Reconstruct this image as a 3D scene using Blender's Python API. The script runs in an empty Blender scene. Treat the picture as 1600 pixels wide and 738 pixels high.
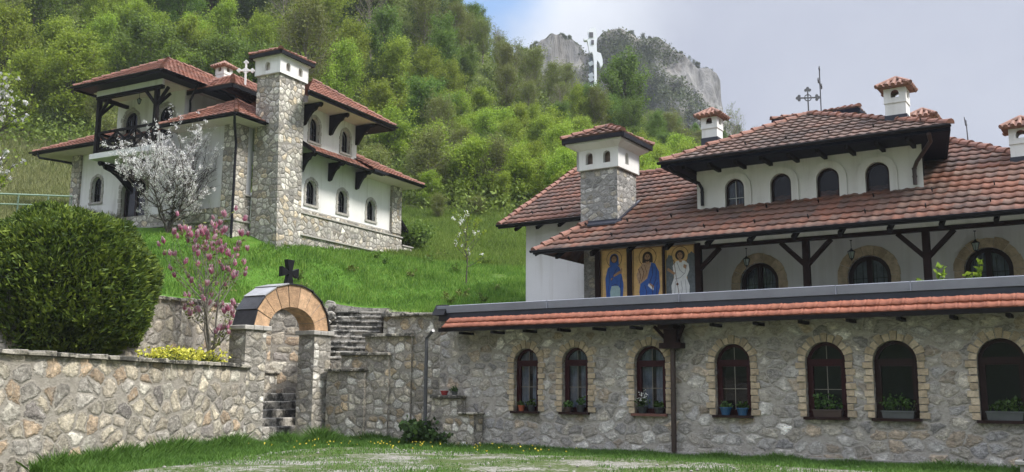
import bpy, bmesh, math, random
import numpy as np
from mathutils import Vector, Matrix
from mathutils import noise as mnoise

# ---------------------------------------------------------------- camera, sky, sun, exposure
SC = bpy.context.scene
COL = SC.collection
R_ = math.radians
FPX = 1500.0
PITCH = math.atan((612 - 369) / FPX)
ROLL = R_(0.4)
EYE = Vector((0, 0, 1.5))
_F = Vector((0, math.cos(PITCH), math.sin(PITCH)))
_U0 = Vector((0, -math.sin(PITCH), math.cos(PITCH)))
_R0 = Vector((1, 0, 0))
_R = math.cos(ROLL) * _R0 + math.sin(ROLL) * _U0
_U = -math.sin(ROLL) * _R0 + math.cos(ROLL) * _U0
cd = bpy.data.cameras.new('camera')
cd.sensor_width = 36.0
cd.lens = 36.0 * FPX / 1600.0
cd.clip_start = 0.1
cd.clip_end = 3000
cam = bpy.data.objects.new('camera', cd)
COL.objects.link(cam)
m3 = Matrix((_R, _U, -_F)).transposed()
cam.matrix_world = Matrix.Translation(EYE) @ m3.to_4x4()
SC.camera = cam
SC.render.resolution_x = 1024
SC.render.resolution_y = 472
SC.render.engine = 'CYCLES'
SC.view_settings.view_transform = 'Standard'
SC.view_settings.look = 'None'
SC.view_settings.exposure = 1.14
SC.view_settings.gamma = 1.0
SC.cycles.transparent_max_bounces = 12
SC.cycles.max_bounces = 6
SC.cycles.diffuse_bounces = 3
SC.cycles.use_denoising = True

SUN_EL, SUN_AZ = 52.0, 112.0      # azimuth measured clockwise from +Y (the viewing direction)
sd = Vector((math.sin(R_(SUN_AZ)) * math.cos(R_(SUN_EL)), math.cos(R_(SUN_AZ)) * math.cos(R_(SUN_EL)), math.sin(R_(SUN_EL))))
sl = bpy.data.lights.new('sun', 'SUN')
sl.energy = 2.5
sl.angle = R_(12)
sl.color = (1.0, 0.96, 0.9)
so = bpy.data.objects.new('sun', sl)
so.rotation_euler = (-sd).to_track_quat('-Z', 'Y').to_euler()
COL.objects.link(so)

def pix(px, py):
    return (_F + _R * ((px - 800) / FPX) + _U * ((369 - py) / FPX))

def at(px, py, Y):
    r = pix(px, py)
    return EYE + r * (Y / r.y)

W = bpy.data.worlds.new('World')
SC.world = W
W.use_nodes = True
nt = W.node_tree
for n in list(nt.nodes): nt.nodes.remove(n)
class NB:
    """tiny node builder"""
    def __init__(s, tree): s.t = tree; s.l = tree.links
    def n(s, typ, **kw):
        nd = s.t.nodes.new(typ)
        for k, v in kw.items():
            if k.startswith('i_'):
                key = k[2:]
                key = int(key) if key.isdigit() else key.replace('_', ' ')
                s.put(nd, key, v)
            else: setattr(nd, k, v)
        return nd
    def put(s, nd, key, v):
        sock = nd.inputs[key]
        if isinstance(v, bpy.types.NodeSocket): s.l.new(v, sock)
        elif isinstance(v, (tuple, list)) and sock.type == 'RGBA' and len(v) == 3: sock.default_value = (*v, 1)
        else: sock.default_value = v
    def math(s, op, a, b=None, c=None, clamp=False):
        nd = s.t.nodes.new('ShaderNodeMath'); nd.operation = op; nd.use_clamp = clamp
        for i, v in enumerate((a, b, c)):
            if v is not None: s.put(nd, i, v)
        return nd.outputs[0]
    def mix(s, fac, a, b, blend='MIX'):
        nd = s.t.nodes.new('ShaderNodeMix'); nd.data_type = 'RGBA'; nd.blend_type = blend
        s.put(nd, 0, fac); s.put(nd, 6, a); s.put(nd, 7, b)
        return nd.outputs[2]
    def ramp(s, fac, stops, interp='LINEAR'):
        nd = s.t.nodes.new('ShaderNodeValToRGB'); cr = nd.color_ramp; cr.interpolation = interp
        while len(cr.elements) < len(stops): cr.elements.new(0.5)
        for e, (p, c) in zip(cr.elements, stops):
            e.position = p
            if not isinstance(c, (tuple, list)): c = (c, c, c)
            e.color = (*c[:3], 1)
        s.put(nd, 0, fac)
        return nd.outputs[0]
    def noise(s, vec, scale, detail=4, rough=0.55, dist=0.0, out=0):
        nd = s.t.nodes.new('ShaderNodeTexNoise')
        if vec is not None: s.put(nd, 'Vector', vec)
        nd.inputs['Scale'].default_value = scale; nd.inputs['Detail'].default_value = detail
        nd.inputs['Roughness'].default_value = rough; nd.inputs['Distortion'].default_value = dist
        return nd.outputs[out]

b = NB(nt)
sky = b.n('ShaderNodeTexSky', sky_type='NISHITA', sun_disc=False)
sky.sun_elevation = R_(SUN_EL); sky.sun_rotation = R_(SUN_AZ)
sky.air_density = 1.0; sky.dust_density = 1.5; sky.ozone_density = 1.5
tc = b.n('ShaderNodeTexCoord')
gen = tc.outputs['Generated']
warp = b.noise(gen, 3.0, 5, 0.6, out=1)
wv = b.n('ShaderNodeVectorMath', operation='MULTIPLY_ADD', i_0=warp, i_1=(0.22, 0.22, 0.22), i_2=gen).outputs[0]
def lobe(px, py, r0, r1):
    d = pix(px, py).normalized()
    # warp noise has mean .5 per axis: shift the lobe centre with it
    c = d + Vector((0.11, 0.11, 0.11))
    dist = b.n('ShaderNodeVectorMath', operation='DISTANCE', i_0=wv, i_1=tuple(c)).outputs['Value']
    mr = b.n('ShaderNodeMapRange', interpolation_type='SMOOTHSTEP', i_0=dist, i_1=r0, i_2=r1, i_3=1.0, i_4=0.0)
    return mr.outputs[0]
cl_n = b.noise(gen, 2.2, 6, 0.55)
cl_col = b.ramp(cl_n, [(0.3, (2.05, 2.2, 2.7)), (0.5, (2.3, 2.46, 2.95)), (0.72, (2.75, 2.9, 3.3))])
c1 = b.mix(lobe(865, -5, 0.02, 0.15), cl_col, (4.0, 4.2, 4.55))
blue = b.mix(0.5, sky.outputs[0], (1.35, 2.5, 4.4))
c2 = b.mix(lobe(745, -30, 0.03, 0.12), c1, blue)
# an overcast sky is about three times as bright overhead as near the horizon
el_ = b.n('ShaderNodeSeparateXYZ', i_Vector=gen).outputs[2]
gl_ = b.n('ShaderNodeMapRange', interpolation_type='SMOOTHSTEP', i_0=el_, i_1=0.36, i_2=0.9, i_3=1.0, i_4=5.0).outputs[0]
c3 = b.n('ShaderNodeVectorMath', operation='SCALE', i_0=c2, i_Scale=gl_).outputs[0]
bg = b.n('ShaderNodeBackground', i_Color=c3, i_Strength=0.1)
wo = b.n('ShaderNodeOutputWorld', i_Surface=bg.outputs[0])

# ---------------------------------------------------------------- tagging
def tag(o, label=None, cat=None, group=None, kind=None):
    if label: o['label'] = label
    if cat: o['category'] = cat
    if group: o['group'] = group
    if kind: o['kind'] = kind
    return o

def empty(name, loc=(0, 0, 0), rz=0.0, label=None, cat=None, group=None):
    o = bpy.data.objects.new(name, None)
    o.empty_display_size = 0.3
    o.location = loc; o.rotation_euler = (0, 0, rz)
    COL.objects.link(o)
    return tag(o, label, cat, group)

def copy_tree(o, parent=None):
    c = o.copy(); COL.objects.link(c); c.parent = parent
    for ch in list(o.children): copy_tree(ch, c)
    return c

# ---------------------------------------------------------------- mesh builder
class MB:
    def __init__(s, xf=None):
        s.v = []; s.f = []; s.xf = xf; s.uvs = {}
    def add(s, verts, faces):
        o = len(s.v)
        for p in verts:
            p = s.xf(p) if s.xf else p
            s.v.append(tuple(p))
        for f in faces: s.f.append(tuple(i + o for i in f))
        return o
    def box(s, x0, x1, y0, y1, z0, z1):
        s.add([(x0, y0, z0), (x1, y0, z0), (x1, y1, z0), (x0, y1, z0), (x0, y0, z1), (x1, y0, z1), (x1, y1, z1), (x0, y1, z1)],
              [(0, 3, 2, 1), (4, 5, 6, 7), (0, 1, 5, 4), (1, 2, 6, 5), (2, 3, 7, 6), (3, 0, 4, 7)])
    def bar(s, p, q, w, h=None, up=(0, 0, 1)):
        p = Vector(p); q = Vector(q); h = h or w
        d = (q - p).normalized(); up = Vector(up)
        if abs(d.dot(up)) > 0.98: up = Vector((0, 1, 0))
        a = d.cross(up).normalized(); c = a.cross(d).normalized()
        vs = []
        for e in (p, q):
            for i, j in ((-1, -1), (1, -1), (1, 1), (-1, 1)): vs.append(e + a * (w / 2 * i) + c * (h / 2 * j))
        s.add(vs, [(0, 1, 2, 3), (7, 6, 5, 4), (0, 4, 5, 1), (1, 5, 6, 2), (2, 6, 7, 3), (3, 7, 4, 0)])
    def tube(s, pts, rad, n=8, caps=True):
        pts = [Vector(p) for p in pts]
        if not isinstance(rad, (list, tuple)): rad = [rad] * len(pts)
        vs = []; prev = None
        for i, p in enumerate(pts):
            d = (pts[min(i + 1, len(pts) - 1)] - pts[max(i - 1, 0)]).normalized()
            ref = prev if prev is not None else (Vector((0, 0, 1)) if abs(d.z) < 0.9 else Vector((1, 0, 0)))
            a = (ref - d * ref.dot(d))
            if a.length < 1e-5: a = d.orthogonal()
            a.normalize(); prev = a; c = d.cross(a)
            for k in range(n):
                t = 2 * math.pi * k / n
                vs.append(p + (a * math.cos(t) + c * math.sin(t)) * rad[i])
        fs = []
        for i in range(len(pts) - 1):
            for k in range(n):
                k2 = (k + 1) % n
                fs.append((i * n + k, i * n + k2, (i + 1) * n + k2, (i + 1) * n + k))
        if caps:
            fs.append(tuple(range(n))[::-1]); fs.append(tuple((len(pts) - 1) * n + k for k in range(n)))
        s.add(vs, fs)
    def prism(s, poly, ext):
        """poly: list of 3D points (planar), ext: extrusion vector"""
        n = len(poly); e = Vector(ext)
        vs = [Vector(p) for p in poly] + [Vector(p) + e for p in poly]
        fs = [tuple(range(n)), tuple(range(2 * n - 1, n - 1, -1))]
        for i in range(n):
            j = (i + 1) % n
            fs.append((i, i + n, j + n, j))
        s.add(vs, fs)
    def lathe(s, c, prof, n=16):
        """prof: list of (radius, z)"""
        vs = []; c = Vector(c)
        for r, z in prof:
            for k in range(n):
                t = 2 * math.pi * k / n
                vs.append(c + Vector((r * math.cos(t), r * math.sin(t), z)))
        fs = []
        for i in range(len(prof) - 1):
            for k in range(n):
                k2 = (k + 1) % n
                fs.append((i * n + k, i * n + k2, (i + 1) * n + k2, (i + 1) * n + k))
        fs.append(tuple(range(n))[::-1]); fs.append(tuple((len(prof) - 1) * n + k for k in range(n)))
        s.add(vs, fs)
    def poly(s, pts): s.add(pts, [tuple(range(len(pts)))])
    def build(s, name, mat, parent=None, smooth=False, fix=True, bevel=0.0):
        me = bpy.data.meshes.new(name)
        me.from_pydata(s.v, [], s.f)
        bm = bmesh.new(); bm.from_mesh(me)
        if bevel: 
            try: bmesh.ops.bevel(bm, geom=list(bm.edges), offset=bevel, segments=1, affect='EDGES', clamp_overlap=True)
            except Exception: pass
        if fix: bmesh.ops.recalc_face_normals(bm, faces=bm.faces)
        uvl = bm.loops.layers.uv.new('UVMap')
        for f in bm.faces:
            n = f.normal
            if abs(n.z) > 0.92: t = Vector((1, 0, 0)); bt = Vector((0, 1, 0))
            else:
                t = Vector((-n.y, n.x, 0)).normalized(); bt = n.cross(t).normalized()
                if bt.z < 0: bt = -bt
            for lp in f.loops:
                p = lp.vert.co
                lp[uvl].uv = (p.dot(t), p.dot(bt))
            if smooth: f.smooth = True
        bm.to_mesh(me); bm.free()
        me.materials.append(mat)
        o = bpy.data.objects.new(name, me)
        COL.objects.link(o)
        if parent is not None: o.parent = parent
        return o

def fast_quads(name, V, mat, parent=None, nper=4, uv=None, smooth=False):
    """V: (N, nper, 3) array -> mesh of N n-gons"""
    V = np.asarray(V, np.float32); N = len(V)
    me = bpy.data.meshes.new(name)
    me.vertices.add(N * nper); me.loops.add(N * nper); me.polygons.add(N)
    me.vertices.foreach_set('co', V.reshape(-1))
    me.loops.foreach_set('vertex_index', np.arange(N * nper, dtype=np.int32))
    me.polygons.foreach_set('loop_start', np.arange(0, N * nper, nper, dtype=np.int32))
    me.polygons.foreach_set('loop_total', np.full(N, nper, np.int32))
    me.update(); me.validate()
    me.materials.append(mat)
    o = bpy.data.objects.new(name, me); COL.objects.link(o)
    if parent is not None: o.parent = parent
    return o

def grid_mesh(name, P, mat, parent=None, smooth=True, closed_u=False):
    """P: (rows, cols, 3)"""
    r, c, _ = P.shape
    me = bpy.data.meshes.new(name)
    idx = np.arange(r * c).reshape(r, c)
    f = np.stack([idx[:-1, :-1], idx[:-1, 1:], idx[1:, 1:], idx[1:, :-1]], -1).reshape(-1, 4)
    me.from_pydata(P.reshape(-1, 3).tolist(), [], f.tolist())
    if smooth: me.polygons.foreach_set('use_smooth', [True] * len(me.polygons))
    me.materials.append(mat); me.update()
    o = bpy.data.objects.new(name, me); COL.objects.link(o)
    if parent is not None: o.parent = parent
    return o

# ---------------------------------------------------------------- materials
def newmat(name):
    m = bpy.data.materials.new(name); m.use_nodes = True
    for n in list(m.node_tree.nodes): m.node_tree.nodes.remove(n)
    b = NB(m.node_tree)
    out = b.n('ShaderNodeOutputMaterial')
    p = b.n('ShaderNodeBsdfPrincipled')
    b.l.new(p.outputs[0], out.inputs[0])
    return m, b, p, out

def bump(b, p, h, dist=0.02, strength=1.0):
    nd = b.n('ShaderNodeBump', i_Height=h, i_Distance=dist, i_Strength=strength)
    b.l.new(nd.outputs[0], p.inputs['Normal'])

def plain(name, col, rough=0.7, var=0.15, scale=6.0, bmp=0.004, metal=0.0, spec=0.5, island=0.0):
    m, b, p, o = newmat(name)
    tc = b.n('ShaderNodeTexCoord')
    nz = b.noise(tc.outputs['Object'], scale, 6, 0.65)
    lo = tuple(c * (1 - var) for c in col); hi = tuple(min(1, c * (1 + var)) for c in col)
    cc = b.ramp(nz, [(0.3, lo), (0.7, hi)])
    if island:
        gi = b.n('ShaderNodeNewGeometry').outputs['Random Per Island']
        cc = b.mix(1.0, cc, b.ramp(gi, [(0, tuple(1 - island * k for k in (1, 1, 1))), (0.5, (1, .98, .95)), (1, tuple(1 + island * k for k in (.7, .8, .95)))]), 'MULTIPLY')
        pit = b.noise(tc.outputs['Object'], 22, 6, 0.8)
        cc = b.mix(b.ramp(pit, [(0.56, 0.0), (0.66, 0.55)]), cc, tuple(c * 0.35 for c in col))
    b.put(p, 'Base Color', cc)
    b.put(p, 'Roughness', rough); b.put(p, 'Metallic', metal); b.put(p, 'Specular IOR Level', spec)
    if bmp: bump(b, p, b.noise(tc.outputs['Object'], scale * 6, 4), bmp)
    return m

def masonry(name, size, pal, mortar, mw=0.06, stretch=1.35, rough_amt=1.0, stain=0.0, warp=0.35, jointcol_var=0.25, shiftv=0.0, smearamt=0.35, line=0.5):
    """rubble stone facing: UV in metres, irregular stones of about `size`, pal = list of stone colours"""
    m, b, p, o = newmat(name)
    uv = b.n('ShaderNodeUVMap', uv_map='UVMap').outputs[0]
    mp = b.n('ShaderNodeMapping', i_Vector=uv, i_Scale=(1 / (size * stretch), 1 / size, 1.0), i_Location=(shiftv, shiftv * 1.7, 0))
    v0 = mp.outputs[0]
    w0 = b.noise(v0, 0.22, 2, 0.5, out=1)
    vb = b.n('ShaderNodeVectorMath', operation='MULTIPLY_ADD', i_0=w0, i_1=(1.1, 1.1, 0), i_2=v0).outputs[0]
    w1 = b.noise(v0, 0.8, 2, 0.5, out=1)
    w2 = b.noise(v0, 3.2, 4, 0.65, out=1)
    v1 = b.n('ShaderNodeVectorMath', operation='MULTIPLY_ADD', i_0=w1, i_1=(warp * 1.3, warp * 1.1, 0), i_2=vb).outputs[0]
    v2 = b.n('ShaderNodeVectorMath', operation='MULTIPLY_ADD', i_0=w2, i_1=(0.3 * rough_amt, 0.3 * rough_amt, 0), i_2=v1).outputs[0]
    vc = b.n('ShaderNodeTexVoronoi', voronoi_dimensions='2D', feature='F1', i_Vector=v2, i_Scale=1.0, i_Randomness=0.9)
    ve = b.n('ShaderNodeTexVoronoi', voronoi_dimensions='2D', feature='DISTANCE_TO_EDGE', i_Vector=v2, i_Scale=1.0, i_Randomness=0.9)
    sep = b.n('ShaderNodeSeparateColor', i_Color=vc.outputs['Color'])
    r1, r2, r3 = sep.outputs[0], sep.outputs[1], sep.outputs[2]
    n = len(pal)
    stone = b.ramp(r1, [(i / n, c) for i, c in enumerate(pal)], 'CONSTANT')
    # value change per stone, mottling inside each stone, shifted so that neighbours differ
    stone = b.mix(1.0, stone, b.ramp(r2, [(0, 0.62), (0.55, 1.0), (1, 1.35)]), 'MULTIPLY')
    sh = b.n('ShaderNodeVectorMath', operation='MULTIPLY_ADD', i_0=vc.outputs['Color'], i_1=(7, 7, 7), i_2=v0).outputs[0]
    fine = b.noise(sh, 4.0, 9, 0.78)
    blot = b.noise(sh, 1.6, 5, 0.6, 0.8)
    stone = b.mix(1.0, stone, b.ramp(fine, [(0.32, 0.5), (0.5, 1.0), (0.66, 1.45)]), 'MULTIPLY')
    stone = b.mix(1.0, stone, b.ramp(blot, [(0.35, 0.7), (0.65, 1.3)]), 'MULTIPLY')
    veins = b.noise(sh, 2.2, 8, 0.75, 1.6)
    stone = b.mix(b.ramp(veins, [(0.55, 0.0), (0.64, 0.6 * rough_amt)]), stone, tuple(min(.66, x * .9 + .27) for x in pal[0]))
    ck = b.math('ABSOLUTE', b.math('SUBTRACT', b.noise(sh, 1.3, 6, 0.7, 1.0), 0.5))
    stone = b.mix(b.ramp(ck, [(0.0, 0.6 * rough_amt), (0.022, 0.0)]), stone, (0.07, 0.065, 0.055))
    # rounded stones: the joint widens where three stones meet
    rnd = b.math('MULTIPLY', b.math('SUBTRACT', 0.74, vc.outputs['Distance']), 0.6)
    ed0 = b.math('MINIMUM', ve.outputs['Distance'], rnd)
    edn = b.math('ADD', ed0, b.math('MULTIPLY', b.math('SUBTRACT', b.noise(v0, 7.0, 5, 0.7), 0.5), mw * 2.0))
    jw = b.math('MULTIPLY_ADD', r3, mw * 1.2, mw * 0.35)
    jm = b.n('ShaderNodeMapRange', interpolation_type='SMOOTHSTEP', i_0=edn, i_1=b.math('MULTIPLY', jw, 0.35), i_2=jw, i_3=1.0, i_4=0.0).outputs[0]
    mort = b.mix(1.0, mortar, b.ramp(b.noise(v0, 3.0, 7, 0.75), [(0.3, 1 - jointcol_var), (0.7, 1 + jointcol_var)]), 'MULTIPLY')
    crack = b.n('ShaderNodeMapRange', interpolation_type='SMOOTHSTEP', i_0=b.math('ABSOLUTE', b.math('SUBTRACT', edn, b.math('MULTIPLY', jw, 0.9))), i_1=0.0, i_2=0.03, i_3=line, i_4=0.0).outputs[0]
    smear = b.ramp(b.noise(uv, 1.1, 7, 0.75), [(0.5, 0.0), (0.62, smearamt)])
    col = b.mix(b.math('MAXIMUM', jm, smear), stone, mort)
    col = b.mix(crack, col, tuple(x * 0.28 for x in mortar))
    if stain > 0:
        big = b.noise(uv, 0.55, 6, 0.65)
        col = b.mix(b.ramp(big, [(0.5, 0.0), (0.74, stain)]), col, (0.05, 0.05, 0.042))
        st = b.n('ShaderNodeMapping', i_Vector=uv, i_Scale=(2.6, 0.35, 1))
        col = b.mix(b.ramp(b.noise(st.outputs[0], 1.0, 6, 0.75), [(0.56, 0.0), (0.72, stain * 0.9)]), col, (0.055, 0.055, 0.05))
    b.put(p, 'Base Color', col)
    b.put(p, 'Roughness', 0.9); b.put(p, 'Specular IOR Level', 0.25)
    dome = b.n('ShaderNodeMapRange', interpolation_type='SMOOTHSTEP', i_0=edn, i_1=0.0, i_2=0.22, i_3=0.0, i_4=1.0).outputs[0]
    h = b.math('ADD', b.math('MULTIPLY', dome, 0.8), b.math('MULTIPLY', fine, 0.9 * rough_amt))
    h = b.math('ADD', h, b.math('MULTIPLY', r2, 0.25))
    bump(b, p, h, 0.05 * size / 0.3, 0.75)
    return m

def tile_mat(name, pal, dirt=0.5, dirtcol=(0.05, 0.04, 0.035)):
    m, b, p, o = newmat(name)
    uv = b.n('ShaderNodeUVMap', uv_map='UVMap').outputs[0]
    fl = b.n('ShaderNodeVectorMath', operation='FLOOR', i_0=uv).outputs[0]
    wn = b.n('ShaderNodeTexWhiteNoise', noise_dimensions='2D', i_Vector=fl)
    n = len(pal)
    col = b.ramp(wn.outputs['Value'], [(i / (n - 1), c) for i, c in enumerate(pal)])
    tc = b.n('ShaderNodeTexCoord').outputs['Object']
    big = b.noise(tc, 0.7, 5, 0.65)
    col = b.mix(b.ramp(big, [(0.4, 0.0), (0.66, dirt)]), col, dirtcol)
    sm = b.noise(tc, 14, 5, 0.7)
    col = b.mix(1.0, col, b.ramp(sm, [(0.3, 0.72), (0.7, 1.22)]), 'MULTIPLY')
    lich = b.noise(tc, 5.0, 6, 0.7)
    col = b.mix(b.ramp(lich, [(0.6, 0.0), (0.72, dirt * 0.8)]), col, (0.22, 0.2, 0.15))
    b.put(p, 'Base Color', col)
    b.put(p, 'Roughness', 0.72); b.put(p, 'Specular IOR Level', 0.35)
    bump(b, p, sm, 0.006)
    return m

def leafmat(name, c0, c1, c2=None, trans=0.35, clump=0.6, rough=0.6):
    m, b, p, o = newmat(name)
    geo = b.n('ShaderNodeNewGeometry'); oi = b.n('ShaderNodeObjectInfo')
    tc = b.n('ShaderNodeTexCoord')
    rp = geo.outputs['Random Per Island']
    nz = b.noise(tc.outputs['Object'], clump, 3, 0.6)
    f = b.math('ADD', b.math('MULTIPLY', rp, 0.45), b.math('MULTIPLY', nz, 0.55))
    col = b.ramp(f, [(0.25, c0), (0.5, c1), (0.8, c2 or c1)])
    hs = b.n('ShaderNodeHueSaturation', i_Color=col)
    b.put(hs, 'Hue', b.math('MULTIPLY_ADD', oi.outputs['Random'], 0.024, 0.488))
    b.put(hs, 'Value', b.math('MULTIPLY_ADD', oi.outputs['Random'], 0.4, 0.85))
    b.put(p, 'Base Color', hs.outputs[0]); b.put(p, 'Roughness', rough); b.put(p, 'Specular IOR Level', 0.25)
    tr = b.n('ShaderNodeBsdfTranslucent', i_Color=hs.outputs[0])
    mx = b.n('ShaderNodeMixShader', i_0=trans, i_1=p.outputs[0], i_2=tr.outputs[0])
    b.l.new(mx.outputs[0], o.inputs[0])
    return m

def plaster(name, col, stain=0.12):
    m, b, p, o = newmat(name)
    uv = b.n('ShaderNodeUVMap', uv_map='UVMap').outputs[0]
    n1 = b.noise(uv, 0.8, 6, 0.6); st = b.n('ShaderNodeMapping', i_Vector=uv, i_Scale=(3.0, 0.25, 1))
    n2 = b.noise(st.outputs[0], 1.0, 5, 0.6)
    c = b.mix(b.ramp(n1, [(0.4, 0.0), (0.75, stain)]), col, tuple(x * 0.6 for x in col))
    c = b.mix(b.ramp(n2, [(0.5, 0.0), (0.68, stain * 1.2)]), c, (0.36, 0.33, 0.28))
    b.put(p, 'Base Color', c); b.put(p, 'Roughness', 0.88); b.put(p, 'Specular IOR Level', 0.2)
    bump(b, p, b.noise(uv, 30, 4), 0.004)
    return m

M = {}
M['facade_stone'] = masonry('facade_stone', 0.26, [(0.36, 0.335, 0.3), (0.45, 0.405, 0.33), (0.39, 0.365, 0.325), (0.42, 0.34, 0.25), (0.36, 0.34, 0.31), (0.62, 0.59, 0.53), (0.42, 0.38, 0.31), (0.33, 0.315, 0.3), (0.45, 0.42, 0.37)],
                            (0.37, 0.34, 0.295), 0.15, 1.4, warp=0.55, smearamt=0.6, line=0.35)
M['wall_stone'] = masonry('wall_stone', 0.33, [(0.46, 0.4, 0.3), (0.36, 0.33, 0.28), (0.56, 0.52, 0.43), (0.46, 0.4, 0.31), (0.45, 0.34, 0.23), (0.4, 0.36, 0.28), (0.3, 0.27, 0.24), (0.5, 0.44, 0.33), (0.38, 0.35, 0.3)],
                          (0.33, 0.3, 0.25), 0.1, 1.35, warp=0.45, stain=0.3, smearamt=0.35, line=0.55)
M['dark_wall_stone'] = masonry('dark_wall_stone', 0.25, [(0.46, 0.42, 0.33), (0.36, 0.33, 0.28), (0.58, 0.55, 0.48), (0.42, 0.37, 0.29), (0.46, 0.36, 0.23)],
                          (0.3, 0.275, 0.23), 0.1, 1.1, warp=0.45, stain=0.5, shiftv=3.3, line=0.7)
M['pier_stone'] = masonry('pier_stone', 0.22, [(0.46, 0.41, 0.32), (0.38, 0.35, 0.3), (0.6, 0.57, 0.5), (0.33, 0.3, 0.25)],
                          (0.27, 0.25, 0.21), 0.1, 1.5, stain=0.45, shiftv=1.3, warp=0.3, line=0.7)
M['house_stone'] = masonry('house_stone', 0.235, [(0.42, 0.39, 0.33), (0.52, 0.49, 0.42), (0.36, 0.34, 0.3), (0.5, 0.42, 0.3), (0.46, 0.43, 0.38), (0.58, 0.55, 0.47), (0.4, 0.36, 0.29)],
                           (0.27, 0.25, 0.215), 0.07, 1.1, warp=0.35, smearamt=0.1, line=0.6, rough_amt=.7)
M['tower_stone'] = masonry('tower_stone', 0.17, [(0.32, 0.31, 0.29), (0.42, 0.4, 0.37), (0.27, 0.26, 0.24), (0.38, 0.34, 0.27)],
                           (0.28, 0.27, 0.25), 0.13, 1.4, line=0.5)
M['ashlar'] = plain('cream_block', (0.46, 0.37, 0.255), 0.9, 0.3, 9, 0.025, island=0.28)
M['voussoir'] = plain('ochre_block', (0.46, 0.29, 0.165), 0.88, 0.4, 5, 0.03, island=0.3)
M['voussoir_joint'] = plain('grey_joint', (0.24, 0.22, 0.19), 0.9)
M['cap_stone'] = plain('weathered_cap', (0.28, 0.26, 0.22), 0.92, 0.6, 3.0, 0.03, island=0.4)
M['step_stone'] = plain('mossy_step', (0.17, 0.16, 0.14), 0.92, 0.8, 2.5, 0.04, island=0.55)
def weathered(name, light, dark, thr=0.5, scale=2.5, island=0.3):
    m, b, p, o = newmat(name); tc = b.n('ShaderNodeTexCoord').outputs['Object']
    gi = b.n('ShaderNodeNewGeometry').outputs['Random Per Island']
    n1 = b.noise(tc, scale, 8, 0.75); n2 = b.noise(tc, scale * 6, 6, 0.75)
    c = b.mix(1.0, b.ramp(n2, [(0.3, tuple(x * .6 for x in light)), (0.65, tuple(x * 1.35 for x in light))]), b.ramp(gi, [(0, 1 - island), (1, 1 + island)]), 'MULTIPLY')
    f = b.math('ADD', n1, b.math('MULTIPLY', b.math('SUBTRACT', gi, .5), .12))
    b.put(p, 'Base Color', b.mix(b.ramp(f, [(thr - .04, 0.0), (thr + .05, .92)]), c, dark)); b.put(p, 'Roughness', .92); b.put(p, 'Specular IOR Level', .2)
    bump(b, p, b.math('ADD', n1, n2), 0.04)
    return m
M['cap_stone'] = weathered('weathered_cap', (0.36, 0.33, 0.27), (0.035, 0.035, 0.03), 0.52)
M['step_stone'] = weathered('mossy_step', (0.34, 0.32, 0.28), (0.05, 0.05, 0.043), 0.53)
M['house_cap'] = plain('pale_cap', (0.36, 0.34, 0.3), 0.9, 0.25, 5, 0.01)
M['slate'] = plain('black_slate', (0.022, 0.022, 0.023), 0.45, 0.5, 4, 0.006)
M['slate_light'] = plain('grey_slate', (0.3, 0.3, 0.3), 0.4, 0.25, 4, 0.006)
M['black_metal'] = plain('black_metal', (0.007, 0.007, 0.008), 0.5, 0.3, 8, 0.0, spec=0.2)
M['white'] = plaster('white_plaster', (0.74, 0.73, 0.7), 0.26)
M['white_dim'] = plaster('grey_white_plaster', (0.67, 0.66, 0.65), 0.24)
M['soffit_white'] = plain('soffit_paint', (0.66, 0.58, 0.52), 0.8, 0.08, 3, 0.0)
M['dark_wood'] = plain('dark_stained_wood', (0.008, 0.0065, 0.006), 0.7, 0.35, 7, 0.004, spec=0.15)
M['brown_wood'] = plain('brown_wood', (0.016, 0.007, 0.005), 0.7, 0.35, 7, 0.004, spec=0.15)
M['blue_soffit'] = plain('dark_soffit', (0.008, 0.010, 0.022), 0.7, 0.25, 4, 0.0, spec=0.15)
M['gutter'] = plain('dark_gutter', (0.008, 0.008, 0.011), 0.45, 0.2, 5, 0.0, spec=0.25)
M['gutter_brown'] = plain('brown_gutter', (0.04, 0.024, 0.02), 0.4, 0.25, 5, 0.0)
M['gutter_grey'] = plain('grey_gutter', (0.075, 0.075, 0.08), 0.4, 0.25, 5, 0.0)
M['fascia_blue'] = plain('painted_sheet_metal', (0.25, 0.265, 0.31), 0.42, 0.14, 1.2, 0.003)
M['fascia_dark'] = plain('dark_sheet_metal', (0.025, 0.027, 0.04), 0.45, 0.2, 2, 0.0)  # dark blue-black metal of the parapet band and flashings
M['red_frame'] = plain('dark_red_window_frame', (0.026, 0.003, 0.004), 0.45, 0.2, 6, 0.0, spec=0.2)
M['brown_frame'] = plain('dark_brown_window_frame', (0.018, 0.007, 0.006), 0.45, 0.2, 6, 0.0, spec=0.2)
M['grid'] = plain('pale_glazing_bar', (0.2, 0.18, 0.15), 0.4)
M['interior'] = plain('dark_interior', (0.01, 0.01, 0.011), 0.9)
M['sill_red'] = plain('red_tile_sill', (0.13, 0.05, 0.035), 0.6, 0.3)
M['curtain'] = plain('lace_curtain', (0.13, 0.15, 0.19), 0.9, 0.5, 3.0, 0.004)
M['terrace'] = plain('terrace_floor', (0.3, 0.29, 0.27), 0.85)
M['tile_old'] = tile_mat('old_clay_tiles', [(0.13, 0.056, 0.034), (0.2, 0.08, 0.046), (0.15, 0.076, 0.05), (0.22, 0.086, 0.048), (0.13, 0.075, 0.055), (0.2, 0.115, 0.078)], 0.75)
M['tile_dark'] = tile_mat('weathered_clay_tiles', [(0.12, 0.075, 0.055), (0.18, 0.11, 0.085), (0.15, 0.105, 0.085), (0.2, 0.11, 0.08)], 0.75)
M['tile_new'] = tile_mat('bright_clay_tiles', [(0.27, 0.09, 0.048), (0.33, 0.115, 0.062), (0.3, 0.1, 0.055), (0.35, 0.13, 0.075)], 0.16)
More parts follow.
